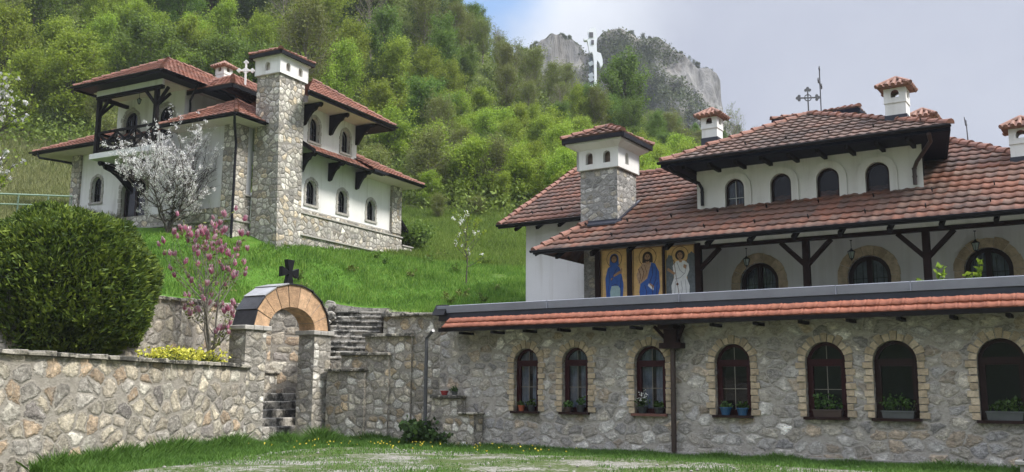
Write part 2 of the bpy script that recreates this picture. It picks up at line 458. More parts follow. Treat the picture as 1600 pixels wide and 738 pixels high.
M['tile_house'] = tile_mat('house_clay_tiles', [(0.21, 0.08, 0.05), (0.29, 0.115, 0.07), (0.25, 0.105, 0.07), (0.31, 0.145, 0.095)], 0.5)
M['ridge'] = plain('clay_ridge_tile', (0.2, 0.09, 0.06), 0.75, 0.45, 3, 0.01)
M['chimney_tile'] = plain('chimney_tile', (0.25, 0.13, 0.09), 0.75, 0.45, 5, 0.01)
M['bark'] = plain('bark', (0.085, 0.07, 0.055), 0.95, 0.45, 9, 0.02)
M['pale_bark'] = plain('pale_bark', (0.2, 0.18, 0.15), 0.95, 0.35, 7, 0.02)

def glass_mat(name, tint=(0.02, 0.025, 0.03), base=0.025):
    m, b, p, o = newmat(name)
    lw = b.n('ShaderNodeLayerWeight', i_Blend=0.35)
    fac = b.math('MULTIPLY_ADD', lw.outputs['Facing'], 0.16, base, clamp=True)
    gl = b.n('ShaderNodeBsdfGlossy', i_Color=(0.9, 0.92, 0.95), i_Roughness=0.03)
    nz = b.noise(b.n('ShaderNodeTexCoord').outputs['Object'], 1.3, 2)
    bp = b.n('ShaderNodeBump', i_Height=nz, i_Distance=0.02, i_Strength=0.3)
    b.l.new(bp.outputs[0], gl.inputs['Normal'])
    tr = b.n('ShaderNodeBsdfTransparent', i_Color=(0.75, 0.78, 0.8))
    mx = b.n('ShaderNodeMixShader', i_0=fac, i_1=tr.outputs[0], i_2=gl.outputs[0])
    b.l.new(mx.outputs[0], o.inputs[0])
    return m
M['glass'] = glass_mat('window_glass')
# ---------------------------------------------------------------- roof building blocks
_rt = random.Random(5)
def tile_slope(name, poly, mat, parent, origin=None, tw=0.25, tr=0.414, amp=0.026, step=0.035, jit=0.006, seg=6, groove=0.0):
    """one roof slope laid with interlocking clay tiles; poly[0]->poly[1] lies along the eave"""
    P = [Vector(p) for p in poly]
    t = (P[1] - P[0]).normalized()
    n = t.cross(P[2] - P[1]).normalized()
    if n.z < 0: n = -n
    s = n.cross(t).normalized()
    if s.z < 0: s = -s
    O = Vector(origin) if origin is not None else P[0]
    a = [(p - O).dot(t) for p in P]; c = [(p - O).dot(s) for p in P]
    a0, a1 = min(a), max(a); c0, c1 = min(c), max(c)
    i0 = math.floor(a0 / tw); i1 = math.ceil(a1 / tw); j0 = math.floor(c0 / tr + 1e-4); j1 = math.ceil(c1 / tr - 1e-4)
    prof = []
    for k in range(seg):
        x = k / seg
        prof.append(amp * (0.5 + 0.5 * math.cos(2 * math.pi * x)) ** 1.3)
    prof[0] -= groove
    bm = bmesh.new(); uvl = bm.loops.layers.uv.new('UVMap')
    off = (P[0] - O).dot(n)
    for j in range(j0, j1):
        row_j = {i: _rt.uniform(-jit, jit) for i in range(i0, i1 + 1)}
        xs = [(i * seg + k) for i in range(i0, i1) for k in range(seg)] + [i1 * seg]
        lo = []; hi = []; bot = []
        sag = _rt.uniform(-jit, jit)
        for q in xs:
            i = min(q // seg, i1 - 1); h = prof[q % seg] + row_j[i]
            x = q * tw / seg
            lo.append(bm.verts.new(O + t * x + s * (j * tr - 0.012 + sag) + n * (h + step + off)))
            hi.append(bm.verts.new(O + t * x + s * ((j + 1) * tr) + n * (h * 0.8 + off)))
            bot.append(bm.verts.new(O + t * x + s * (j * tr - 0.012 + sag) + n * (-0.02 + off)))
        for q in range(len(xs) - 1):
            i = xs[q] // seg
            for quad, vv in (((lo[q], lo[q + 1], hi[q + 1], hi[q]), (0.2, 0.8)), ((bot[q], bot[q + 1], lo[q + 1], lo[q]), (0.1, 0.2))):
                f = bm.faces.new(quad)
                f.smooth = quad[2] is hi[q + 1]
                ux = (xs[q] % seg) / seg
                for lp, uu, v in zip(f.loops, (ux, ux + 1 / seg, ux + 1 / seg, ux), (vv[0], vv[0], vv[1], vv[1])):
                    lp[uvl].uv = (i + min(0.98, max(0.02, uu)), j + v)
    cen = sum(P, Vector()) / len(P)
    for k in range(len(P)):
        p, q = P[k], P[(k + 1) % len(P)]
        d = (q - p)
        if d.length < 1e-4: continue
        no = d.cross(n).normalized()
        if (cen - p).dot(no) > 0: no = -no
        pp = p + no * (0.02 if k == 0 else 0.0)
        bmesh.ops.bisect_plane(bm, geom=bm.verts[:] + bm.edges[:] + bm.faces[:], plane_co=pp, plane_no=no, clear_outer=True, dist=1e-5)
    me = bpy.data.meshes.new(name); bm.to_mesh(me); bm.free()
    me.materials.append(mat)
    o = bpy.data.objects.new(name, me); COL.objects.link(o); o.parent = parent
    return o

def ridge_tiles(mb, p, q, r=0.11, L=0.36, lift=0.02):
    p = Vector(p); q = Vector(q); d = q - p; n = max(1, int(d.length / L)); d.normalize()
    side = d.cross(Vector((0, 0, 1))).normalized(); up = side.cross(d).normalized(); st = (q - p).length / n
    for i in range(n):
        a = p + d * (i * st - 0.03); c = p + d * ((i + 1) * st + 0.02)
        vs = []
        jr = _rt.uniform(0.93, 1.07); jl = _rt.uniform(-0.01, 0.012)
        for e, rr, li in ((a, r * 1.12 * jr, lift + 0.03 + jl), (c, r * 0.92 * jr, lift + jl)):
            for k in range(7):
                th = math.pi * (k / 6)
                vs.append(e + side * (rr * math.cos(th)) + up * (rr * math.sin(th) + li - 0.03))
        mb.add(vs, [(k, k + 1, k + 8, k + 7) for k in range(6)] + [(0, 7, 13, 6), (6, 5, 4, 3, 2, 1, 0), (7, 8, 9, 10, 11, 12, 13)])

def eave_trim(parent, pts, closed, drop, th, mat, name='fascia', w=0.05):
    mb = MB()
    n = len(pts)
    for i in range(n if closed else n - 1):
        p = Vector(pts[i]); q = Vector(pts[(i + 1) % n])
        mb.bar(p - Vector((0, 0, drop)), q - Vector((0, 0, drop)), w, th)
    return mb.build(name, mat, parent)

def gutter(parent, p, q, r=0.06, mat=None, name='gutter'):
    """half-round gutter with a rolled lip"""
    p = Vector(p); q = Vector(q); d = (q - p).normalized(); side = d.cross(Vector((0, 0, 1))).normalized(); up = Vector((0, 0, 1))
    mb = MB(); vs = []; m = 9
    for e in (p, q):
        for rr in (r, r - 0.008):
            for k in range(m):
                th = math.pi * k / (m - 1)
                vs.append(e + side * (rr * math.cos(th)) - up * (rr * math.sin(th)))
    fs = []
    for k in range(m - 1):
        fs += [(k, k + 1, k + 1 + 2 * m, k + 2 * m), (m + k, m + k + 1, m + k + 1 + 2 * m, m + k + 2 * m)]
        fs += [(k, k + 1, m + k + 1, m + k), (2 * m + k, 2 * m + k + 1, 3 * m + k + 1, 3 * m + k)]
    mb.add(vs, fs)
    mb.tube([p + side * r, q + side * r], 0.009, 6); mb.tube([p - side * r, q - side * r], 0.009, 6)
    L = (q - p).length
    for i in range(int(L / 0.8) + 1):
        e = p + d * min(L, i * 0.8 + 0.1)
        mb.bar(e - side * r, e + side * r, 0.012, 0.01)
    return mb.build(name, mat or M['gutter'], parent)

def hip_roof(parent, u0, u1, v0, v1, z, pitch, mat, name='roof', soffit=None, fascia=None, fasc_h=0.16, tw=0.25, tr=0.36, ridge=M['ridge'], sides='fblr', rr=0.1, under=0.1, seg=6, gut=True, amp=0.026):
    """hipped roof over a rectangle: tiled slopes, ridge caps, soffit, fascia board"""
    du, dv = u1 - u0, v1 - v0
    if du >= dv:
        d = dv / 2; A = (u0 + d, v0 + d); Bq = (u1 - d, v0 + d)
    else:
        d = du / 2; A = (u0 + d, v0 + d); Bq = (u0 + d, v1 - d)
    zt = z + d * pitch
    a = (*A, zt); c = (*Bq, zt)
    c00, c10, c11, c01 = (u0, v0, z), (u1, v0, z), (u1, v1, z), (u0, v1, z)
    if du >= dv:
        polys = {'f': [c00, c10, c, a], 'r': [c10, c11, c], 'b': [c11, c01, a, c], 'l': [c01, c00, a]}
        hips = [(c00, a), (c10, c), (c11, c), (c01, a), (a, c)]
    else:
        polys = {'f': [c00, c10, a], 'r': [c10, c11, c, a], 'b': [c11, c01, c], 'l': [c01, c00, a, c]}
        hips = [(c00, a), (c10, a), (c11, c), (c01, c), (a, c)]
    first = None
    for k in sides:
        pl = []
        for p in polys[k]:
            if not pl or (Vector(p) - Vector(pl[-1])).length > 0.02: pl.append(p)
        o = tile_slope(name, pl, mat, parent, tw=tw, tr=tr, seg=seg, amp=amp)
        first = first or o
    mb = MB()
    for p, q in hips:
        if (Vector(p) - Vector(q)).length > 0.1: ridge_tiles(mb, p, q, rr)
    mb.build('ridge_tiles', ridge, first)
    if soffit:
        mb = MB(); e = 0.03
        mb.box(u0 + e, u1 - e, v0 + e, v1 - e, z - under - 0.04, z - under)
        mb.build('soffit', soffit, first)
    if fascia:
        mb = MB(); hh = fasc_h; zz = z - 0.02
        mb.box(u0 - 0.0, u1, v0 - 0.03, v0 + 0.025, zz - hh, zz); mb.box(u0, u1, v1 - 0.025, v1 + 0.03, zz - hh, zz)
        mb.box(u0 - 0.03, u0 + 0.025, v0 + 0.028, v1 - 0.028, zz - hh, zz); mb.box(u1 - 0.025, u1 + 0.03, v0 + 0.028, v1 - 0.028, zz - hh, zz)
        mb.build('fascia', fascia, first)
    return first

def arch_pts(uc, w, zb, zt, n=12, flat=1.0):
    """outline of a round-headed opening, counter-clockwise from bottom right"""
    r = w / 2; zs = zt - r * flat
    pts = [(uc + r, zb)]
    for k in range(n + 1):
        t = math.pi * k / n
        pts.append((uc + r * math.cos(t), zs + r * flat * math.sin(t)))
    pts.append((uc - r, zb))
    return pts

def wall_openings(mb, u0, u1, z0, z1, v, th, ops, n=12):
    """wall sheet in plane v (thickness th towards +v) with arched openings ops=(uc,w,zb,zt[,flat])"""
    ops = sorted(ops); cur = u0
    def front(a, c, lo, hi):
        if c - a > 1e-4 and hi - lo > 1e-4: mb.add([(a, v, lo), (c, v, lo), (c, v, hi), (a, v, hi)], [(0, 1, 2, 3)])
    for op in ops:
        uc, w, zb, zt = op[:4]; flat = op[4] if len(op) > 4 else 1.0
        front(cur, uc - w / 2, z0, z1); front(uc - w / 2, uc + w / 2, z0, zb)
        pts = arch_pts(uc, w, zb, zt, n, flat)
        for k in range(1, n + 1):
            (x1, y1), (x2, y2) = pts[k], pts[k + 1]
            mb.add([(x2, v, y2), (x1, v, y1), (x1, v, z1), (x2, v, z1)], [(0, 1, 2, 3)])
        vs = [(x, v, y) for x, y in pts] + [(x, v + th, y) for x, y in pts]
        m = len(pts)
        mb.add(vs, [(k, k + 1, m + k + 1, m + k) for k in range(m - 1)] + [(m - 1, 0, m, 2 * m - 1)])
        cur = uc + w / 2
    front(cur, u1, z0, z1)

def arch_window(parent, uc, w, zb, zt, v, fmat, name='window', xf=None, fw=0.06, fd=0.07, n=12, transom=True, mull=False, bars=True, flat=1.0, curtain=False, glass=None, grid=None, room=0.5, barcol=None):
    """round-headed window whose frame stands at depth v; glass, bars, dark room behind"""
    outer = arch_pts(uc, w, zb, zt, n, flat); inner = arch_pts(uc, w - 2 * fw, zb + fw, zt - fw, n, flat)
    mb = MB(xf); m = len(outer)
    vs = [(x, v, y) for x, y in outer] + [(x, v, y) for x, y in inner] + [(x, v + fd, y) for x, y in outer] + [(x, v + fd, y) for x, y in inner]
    fs = []
    for k in range(m):
        j = (k + 1) % m
        fs += [(k, j, m + j, m + k), (m + k, m + j, 3 * m + j, 3 * m + k), (2 * m + k, 2 * m + j, j, k)]
    mb.add(vs, fs)
    zs = zt - w / 2 * flat
    zt2 = zs + 0.02
    if transom:
        mb.box(uc - w / 2 + fw * .8, uc + w / 2 - fw * .8, v - 0.012, v + fd, zt2 - 0.06, zt2 + 0.04)
        ci = (uc - w / 2 + fw, uc + w / 2 - fw, zb + fw, zt2 - 0.06); c = 0.055
        for (a, q, lo, hi) in ((ci[0], ci[0] + c, ci[2], ci[3]), (ci[1] - c, ci[1], ci[2], ci[3]), (ci[0] + c, ci[1] - c, ci[2], ci[2] + c), (ci[0] + c, ci[1] - c, ci[3] - c, ci[3])):
            mb.box(a, q, v - 0.008, v + fd - 0.01, lo, hi)
    if mull:
        mb.box(uc - 0.06, uc + 0.06, v - 0.02, v + fd, zb, zt - fw * 0.8)
    fr = mb.build(name, fmat, parent)
    gm = MB(xf)
    gm.add([(x, v + fd * 0.55, y) for x, y in inner], [tuple(range(m))])
    gm.build('glass', glass or M['glass'], fr, fix=False)
    if bars:
        bm_ = MB(xf); bw = 0.013; vb = v + fd * 0.55 - 0.018
        xs = [uc] if not mull else [uc - w * .16, uc - w * .32, uc + w * .16, uc + w * .32]
        for x in xs: bm_.box(x - bw / 2, x + bw / 2, vb, vb + 0.012, zb + fw, zt - fw - (0.0 if x == uc else w * .12))
        zz = [zb + (zs - zb) * 0.5] if not mull else [zb + (zs - zb) * .45, zs - .05]
        for z in zz: bm_.box(uc - w / 2 + fw, uc + w / 2 - fw, vb + 0.001, vb + 0.011, z - bw / 2, z + bw / 2)
        bm_.build('glazing_bars', barcol or M['grid'], fr)
    rm = MB(xf)
    rm.add([(x, v + fd + room, y) for x, y in arch_pts(uc, w + 0.02, zb - 0.01, zt + 0.01, n, flat)] , [tuple(range(m))])
    rr = [(x, y) for x, y in arch_pts(uc, w + 0.02, zb - 0.01, zt + 0.01, n, flat)]
    rm.add([(x, v + fd, y) for x, y in rr] + [(x, v + fd + room, y) for x, y in rr], [(k, (k + 1) % m, m + (k + 1) % m, m + k) for k in range(m)])
    rm.build('room', M['interior'], fr, fix=False)
    if curtain:
        P = []
        xs = np.linspace(uc - w / 2 + fw, uc + w / 2 - fw, 28)
        for x in xs: P.append((x, v + fd + 0.06 + 0.02 * math.sin((x - uc) * 70) + 0.01 * math.sin(x * 31)))
        for side in ((0, 12), (16, 28)):
            cm = MB(xf); pr = P[side[0]:side[1]]
            hz = [min(zt - fw, zs + math.sqrt(max(0, (w / 2) ** 2 - (x - uc) ** 2)) - fw) for x, _ in pr]
            cm.add([(x, y, zb + fw) for x, y in pr] + [(x, y, z) for (x, y), z in zip(pr, hz)], [(k, k + 1, len(pr) + k + 1, len(pr) + k) for k in range(len(pr) - 1)])
            cm.build('curtain', M['curtain'], fr, smooth=True, fix=False)
    return fr

def brick_surround(parent, uc, w, zb, zt, v, mat, xf=None, rng=None, ring=(0.14, 0.2), bh=0.13, flat=1.0, proud=0.028, name='stone_surround', lower=True, gap=0.026, skip=0):
    """separate dressed blocks up both jambs and round the arch"""
    rng = rng or random.Random(3); mb = MB(xf); r = w / 2; zs = zt - r * flat
    nrow = max(1, round((zs - zb) / bh)); h = (zs - zb) / nrow
    if lower:
        for sgn in (-1, 1):
            for k in range(nrow):
                L = ring[(k + (sgn > 0)) % 2] * rng.uniform(0.9, 1.1); pr = proud * rng.uniform(0.5, 1.5)
                a = uc + sgn * r; c = uc + sgn * (r + L)
                j = lambda: rng.uniform(-0.008, 0.008)
                lo, hi = zb + k * h + gap / 2, zb + (k + 1) * h - gap / 2
                x0, x1 = (a, c) if sgn > 0 else (c, a)
                vs = [(x0 + j(), v - pr, lo + j()), (x1 + j(), v - pr, lo + j()), (x1 + j(), v - pr, hi + j()), (x0 + j(), v - pr, hi + j()),
                      (x0, v + 0.05, lo), (x1, v + 0.05, lo), (x1, v + 0.05, hi), (x0, v + 0.05, hi)]
                mb.add(vs, [(0, 1, 2, 3), (0, 4, 5, 1), (1, 5, 6, 2), (2, 6, 7, 3), (3, 7, 4, 0)])
    na = max(7, round(math.pi * (r + ring[0] / 2) / bh))
    for k in range(na):
        t0 = math.pi * k / na; t1 = math.pi * (k + 1) / na
        g = gap / 2 / (r + ring[0] / 2)
        t0 += g; t1 -= g
        R1 = r + ring[k % 2] * rng.uniform(0.92, 1.1); pr = proud * rng.uniform(0.5, 1.5)
        def pt(R, t, y): return (uc + R * math.cos(t), y, zs + (r * flat + (R - r)) * math.sin(t) if flat != 1 else zs + R * math.sin(t))
        tm = (t0 + t1) / 2
        vs = [pt(r, t0, v - pr), pt(R1, t0, v - pr), pt(R1 * 1.01, tm, v - pr), pt(R1, t1, v - pr), pt(r, t1, v - pr), pt(r, tm, v - pr)]
        vs += [(x, v + 0.05, z) for x, y, z in vs]
        mb.add(vs, [(0, 1, 2, 3, 4, 5)] + [(i, i + 6, (i + 1) % 6 + 6, (i + 1) % 6) for i in range(6)])
    return mb.build(name, mat, parent)

def band_surround(parent, uc, w, zb, zt, v, mat, ring=0.16, proud=0.03, xf=None, name='arch_moulding', n=16):
    outer = arch_pts(uc, w + 2 * ring, zb, zt + ring, n); inner = arch_pts(uc, w, zb, zt, n); m = len(outer)
    mb = MB(xf)
    vs = [(x, v - proud, y) for x, y in outer] + [(x, v - proud, y) for x, y in inner] + [(x, v + 0.01, y) for x, y in outer] + [(x, v + 0.01, y) for x, y in inner]
    fs = []
    for k in range(m - 1):
        fs += [(k, k + 1, m + k + 1, m + k), (2 * m + k, 2 * m + k + 1, k + 1, k), (m + k, m + k + 1, 3 * m + k + 1, 3 * m + k)]
    mb.add(vs, fs)
    return mb.build(name, mat, parent)

def rafter_tails(mb, u0, u1, v0, v1, z, n, w=0.08, h=0.12, slope=0.0):
    for k in range(n):
        u = u0 + (u1 - u0) * (k + 0.5) / n
        mb.bar((u, v0, z), (u, v1, z + slope * (v1 - v0)), w, h)

def rafters(parent, u0, u1, v0, v1, z, n, w=0.08, h=0.12, slope=0.0):
    for k in range(n):
        mb = MB(); rafter_tails(mb, u0 + (u1 - u0) * k / n, u0 + (u1 - u0) * (k + 1) / n, v0, v1, z, 1, w, h, slope); mb.build('rafter', M['dark_wood'], parent)

def coping(name, parent, pts, zs, w, mat, rng, off=0.0, hmin=0.06, hmax=0.11, lmin=0.28, lmax=0.6):
    """separate irregular slabs laid along a polyline pts (x,y) with top heights zs"""
    mb = MB()
    for (p, q, za, zb) in zip(pts[:-1], pts[1:], zs[:-1], zs[1:]):
        p = Vector((*p, 0)); q = Vector((*q, 0)); L = (q - p).length; d = (q - p) / L; sd_ = Vector((-d.y, d.x, 0))
        x = 0
        while x < L - 0.05:
            l = min(rng.uniform(lmin, lmax), L - x)
            h = rng.uniform(hmin, hmax); ww = w * rng.uniform(0.92, 1.1)
            z = za + (zb - za) * (x + l / 2) / L
            j = lambda a=0.014: rng.uniform(-a, a)
            vs = []
            for dz in (0, h):
                for (sx, sy) in ((0.008, -1), (l - 0.008, -1), (l - 0.008, 1), (0.008, 1)):
                    e = p + d * (x + sx) + sd_ * (off + sy * ww / 2)
                    vs.append((e.x + j(), e.y + j(), z + dz + j()))
            mb.add(vs, [(0, 3, 2, 1), (4, 5, 6, 7), (0, 1, 5, 4), (1, 2, 6, 5), (2, 3, 7, 6), (3, 0, 4, 7)])
            x += l
    return mb.build(name, mat, parent, bevel=0.012)

# ================================================================ RIGHT BUILDING (dormitory with stone ground floor)
rng = random.Random(11)
BO = (-2.0, 27.2, 0.0); BA = R_(-33.0)
RB = empty('monastery_building', BO, BA, 'long right hand building with rubble stone ground floor, red tiled roofs and white upper storey', 'building')
def bw(u, v, z=0.0):
    return Vector((BO[0] + u * math.cos(BA) - v * math.sin(BA), BO[1] + u * math.sin(BA) + v * math.cos(BA), z))

WINS = [(2.86, .76), (4.34, .76), (6.43, .84), (8.53, .86), (10.66, .88), (12.12, .9), (14.15, .88)]
ZS, ZT = 0.99, 2.64
mb = MB()
wall_openings(mb, 0.0, 19.0, -0.15, 3.5, 0.0, 0.3, [(u, w, ZS, ZT) for u, w in WINS] + [(16.3, .88, ZS, ZT)])
mb.add([(0, 0, -0.15), (0, 0, 3.5), (0, 6, 3.5), (0, 6, -0.15)], [(0, 1, 2, 3)])
lw_ = mb.build('stone_wall', M['facade_stone'], RB)
mb = MB(); mb.box(-0.02, 19.0, -0.16, -0.002, -0.2, 0.12); mb.build('plinth', plain('concrete_plinth', (0.3, 0.28, 0.25), 0.95, 0.3, 3, 0.02), lw_)
mb = MB(); mb.box(0.02, 19.0, 0.7, 0.8, -0.1, 3.45); mb.build('light_stop', M['interior'], lw_)  # unseen black sheet added to stop daylight leaking in behind the windows
for i, (u, w) in enumerate(WINS):
    f = arch_window(RB, u, w - .02, ZS, ZT - .01, 0.13, M['red_frame'] if i < 5 else M['brown_frame'], curtain=i in (0, 1, 2), fw=0.07, room=0.55, bars=i < 5)
    brick_surround(f, u, w, ZS, ZT, 0.0, M['ashlar'], rng=rng, ring=(0.15, 0.2), bh=0.145)
    s = MB(); s.box(u - w / 2 - .06, u + w / 2 + .04, -0.1, 0.13, ZS - 0.055, ZS + 0.005)
    s.build('sill', M['sill_red'] if i == 2 else M['brown_frame'], f)
# skirt roof over the ground floor
TN = M['tile_new']
sk = tile_slope('skirt_roof', [(0.5, -0.62, 3.2), (19, -0.62, 3.2), (19, -0.26, 3.5), (0.5, -0.26, 3.5)], TN, RB, tw=0.26, tr=0.2344, amp=0.02, step=0.032, seg=10, groove=0.02)
mb = MB(); mb.box(0.42, 19, -0.66, -0.6, 3.1, 3.2)
mb.add([(0.5, -0.62, 3.12), (19, -0.62, 3.12), (19, 0.0, 3.46), (0.5, 0.0, 3.46)], [(0, 1, 2, 3)])
mb.build('eave_board', M['dark_wood'], sk)
rafters(sk, 0.6, 19, -0.58, 0.02, 3.06, 18, 0.09, 0.07)
# sheet-metal parapet of the terrace
pp = MB(); pp.prism([(0.0, -0.16, 3.66), (0.0, -0.2, 3.85), (0.0, 0.15, 3.9), (0.0, 0.15, 3.66)], (19.2, 0, 0)); pr_ = pp.build('parapet', M['fascia_blue'], RB)
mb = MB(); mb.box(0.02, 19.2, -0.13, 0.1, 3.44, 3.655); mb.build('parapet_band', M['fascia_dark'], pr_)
mb = MB()
for u in (3.6, 7.3, 11.0, 12.55, 15.9): mb.box(u, u + 0.03, -0.207, -0.15, 3.655, 3.86)
mb.build('seam', M['fascia_blue'], pr_)
mb = MB(); mb.box(0.02, 19.2, 0.1, 4.3, 3.36, 3.42); mb.build('terrace_floor', M['terrace'], RB)
# left end of the parapet: black corner hood
mb = MB(); mb.prism([(-0.1, -0.3, 3.6), (-0.1, 0.25, 3.6), (-0.1, 0.2, 3.82), (-0.1, -0.1, 3.9)], (0.42, 0, 0)); mb.build('corner_hood', M['black_metal'], pr_)
# rain pipes
def downpipe(parent, pts, r, mat, name='downpipe', clamps=()):
    mb = MB(); mb.tube(pts, r, 10)
    for z in clamps:
        for a, q in zip(pts[:-1], pts[1:]):
            lo, hi = sorted((a[2], q[2]))
            if lo <= z <= hi:
                t = (z - a[2]) / (q[2] - a[2] + 1e-9); e = Vector(a).lerp(Vector(q), t)
                mb.tube([e - Vector((0, 0, .02)), e + Vector((0, 0, .02))], r * 1.2, 10)
    return mb.build(name, mat, parent, smooth=False)
downpipe(RB, [(7.1, -0.16, 0.12), (7.1, -0.12, 2.65)], 0.065, M['gutter_brown'], clamps=(0.5, 1.6, 2.5))
mb = MB(); mb.box(6.82, 7.38, -0.3, -0.02, 2.55, 2.68); mb.box(6.94, 7.26, -0.3, -0.03, 2.68, 3.08)
mb.bar((6.72, -0.35, 3.08), (6.98, -0.12, 2.72), 0.07); mb.bar((7.48, -0.35, 3.08), (7.22, -0.12, 2.72), 0.07); mb.box(6.9, 7.3, -0.55, -0.03, 3.0, 3.1)
mb.build('rain_hopper', M['brown_wood'], RB)
downpipe(RB, [(-0.16, -0.42, 0.0), (-0.16, -0.42, 2.95), (0.2, -0.6, 3.15)], 0.05, M['gutter_grey'], clamps=(0.6, 1.8, 2.7))
# --- upper storey wall with arched doors
DW = [(8.04, 1.07), (10.9, 1.07), (13.65, 1.07)]
mb = MB(); wall_openings(mb, 3.2, 19.0, 3.4, 6.6, 3.6, 0.25, [(u, w, 3.43, 5.0) for u, w in DW], n=16)
uw = mb.build('upper_wall', M['white_dim'], RB)
for u, w in DW:
    f = arch_window(RB, u, w - .02, 3.44, 4.99, 3.68, M['brown_frame'], transom=False, mull=True, fw=0.1, n=16, name='arched_door', curtain=True, barcol=M['black_metal'])
    brick_surround(f, u, w, 3.44, 5.0, 3.6, plain('ochre_surround', (0.46, 0.36, 0.24), 0.88, 0.35, 5, 0.015, island=0.15), rng=rng, ring=(0.24, 0.235), bh=0.3, gap=0.006, proud=0.03)
# stone pillar, posts, beam, braces
mb = MB(); mb.box(3.0, 3.62, 2.95, 4.15, 3.4, 6.3); mb.build('stone_pillar', M['tower_stone'], RB)
for a, c, zt_ in ((3.9, 4.06, 5.4), (9.7, 9.86, 5.24), (12.48, 12.64, 5.24), (15.28, 15.44, 5.24), (18.02, 18.18, 5.24), (4.9, 5.03, 5.4), (5.955, 6.005, 5.4), (6.87, 7.03, 5.4)):
    mb = MB(); mb.box(a, c, 1.94, 2.09, 3.42, zt_); mb.build('post', M['brown_wood'], RB)
mb = MB(); mb.box(6.95, 19, 1.95, 2.07, 5.242, 5.34); mb.build('beam', M['brown_wood'], RB)
for u in (9.78, 12.56, 15.36, 18.1):
    for sg in (-1, 1):
        mb = MB(); mb.bar((u + sg * 0.05, 2.01, 4.66), (u + sg * 0.62, 2.01, 5.24), 0.1, 0.11); mb.build('brace', M['brown_wood'], RB)
mb = MB(); mb.bar((7.0, 2.01, 4.72), (7.55, 2.01, 5.24), 0.1, 0.11); mb.build('brace', M['brown_wood'], RB)
mb = MB(); mb.box(6.9, 19, 1.97, 2.05, 5.342, 5.75); mb.build('frieze_board', M['white'], RB)
# left gable block
mb = MB(); mb.box(0.2, 3.0, 4.2, 9.0, 3.0, 6.95); mb.build('gable_block', M['white_dim'], RB)
# main roof: all slopes lie in one plane z = 5.42 + .56 (v - 1.2)
def zr(v): return 5.42 + 0.56 * (v - 1.2)
ORG = (0, 1.2, zr(1.2)); TO = M['tile_old']
r1 = tile_slope('main_roof', [(2.37, 1.2, zr(1.2)), (17.95, 1.2, zr(1.2)), (15.42, 3.73, zr(3.73)), (3.41, 3.73, zr(3.73))], TO, RB, ORG)
tile_slope('main_roof', [(2.4, 3.73, zr(3.73)), (15.42, 3.73, zr(3.73)), (11.95, 7.2, zr(7.2)), (2.4, 7.2, zr(7.2))], TO, RB, ORG)
tile_slope('main_roof', [(-.49, 3.67, zr(3.67)), (2.4, 3.67, zr(3.67)), (2.4, 7.2, zr(7.2)), (.5, 9.2, zr(9.2)), (-.49, 9.2, zr(9.2))], TO, RB, ORG)
tile_slope('main_roof', [(18.0, 13.2, zr(1.2)), (17.95, 1.2, zr(1.2)), (11.95, 7.2, zr(7.2))], TO, RB)
tile_slope('main_roof', [(2.37, 5.0, 5.4), (2.37, 1.2, zr(1.2)), (3.41, 3.73, zr(3.73))], TO, RB)
mb = MB()
ridge_tiles(mb, (2.37, 1.2, zr(1.2)), (3.38, 3.66, zr(3.66))); ridge_tiles(mb, (2.4, 7.2, zr(7.2)), (11.95, 7.2, zr(7.2)))
ridge_tiles(mb, (17.95, 1.2, zr(1.2)), (11.95, 7.2, zr(7.2)), 0.12); ridge_tiles(mb, (-.49, 3.67, zr(3.67)), (-.49, 9.2, zr(9.2)), 0.09)
mb.build('ridge_tiles', M['ridge'], r1)
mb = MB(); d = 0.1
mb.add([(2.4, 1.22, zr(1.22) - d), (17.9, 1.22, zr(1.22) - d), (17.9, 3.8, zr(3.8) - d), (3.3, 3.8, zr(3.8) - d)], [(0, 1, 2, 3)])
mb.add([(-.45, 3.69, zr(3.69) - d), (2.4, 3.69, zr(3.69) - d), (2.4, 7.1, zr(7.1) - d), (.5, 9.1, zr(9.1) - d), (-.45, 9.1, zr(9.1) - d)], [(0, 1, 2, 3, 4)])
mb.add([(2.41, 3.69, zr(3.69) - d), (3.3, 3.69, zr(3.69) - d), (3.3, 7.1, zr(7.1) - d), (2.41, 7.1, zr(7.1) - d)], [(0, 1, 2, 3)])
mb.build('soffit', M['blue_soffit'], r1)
mb = MB(); mb.box(2.35, 18, 1.14, 1.2, zr(1.2) - .09, zr(1.2) - 0.005); mb.box(-.5, 2.95, 3.61, 3.67, zr(3.67) - .13, zr(3.67) - 0.01)
mb.bar((2.38, 1.2, zr(1.2) - .07), (3.38, 3.66, zr(3.66) - .07), 0.05, 0.14); mb.bar((-.5, 3.67, zr(3.67) - .06), (-.5, 9.2, zr(9.2) - .06), 0.05, 0.14)
mb.build('fascia', M['gutter'], r1)
gutter(r1, (2.3, 1.08, zr(1.2) - 0.0), (18, 1.08, zr(1.2) - 0.0), 0.055)
gutter(r1, (-.52, 3.55, zr(3.67) - 0.03), (2.9, 3.55, zr(3.67) - 0.03), 0.06)
rafters(r1, 2.5, 18, 1.25, 2.1, zr(1.2) - .2, 14, 0.09, 0.12, 0.56); rafters(r1, -.3, 2.9, 3.72, 4.25, zr(3.67) - .2, 4, 0.09, 0.1, 0.56)
# snow guards: small dark hooks on the lower courses
mb = MB()
for u in np.arange(3.2, 15.5, 1.35):
    for v in (1.75, 2.75): mb.bar((u, v, zr(v) + .05), (u, v - .1, zr(v) + .1), 0.02, 0.06)
for u in (0.4, 1.5): mb.bar((u, 4.3, zr(4.3) + .05), (u, 4.2, zr(4.3) + .1), 0.02, 0.06)
mb.build('snow_guards', M['dark_wood'], r1)
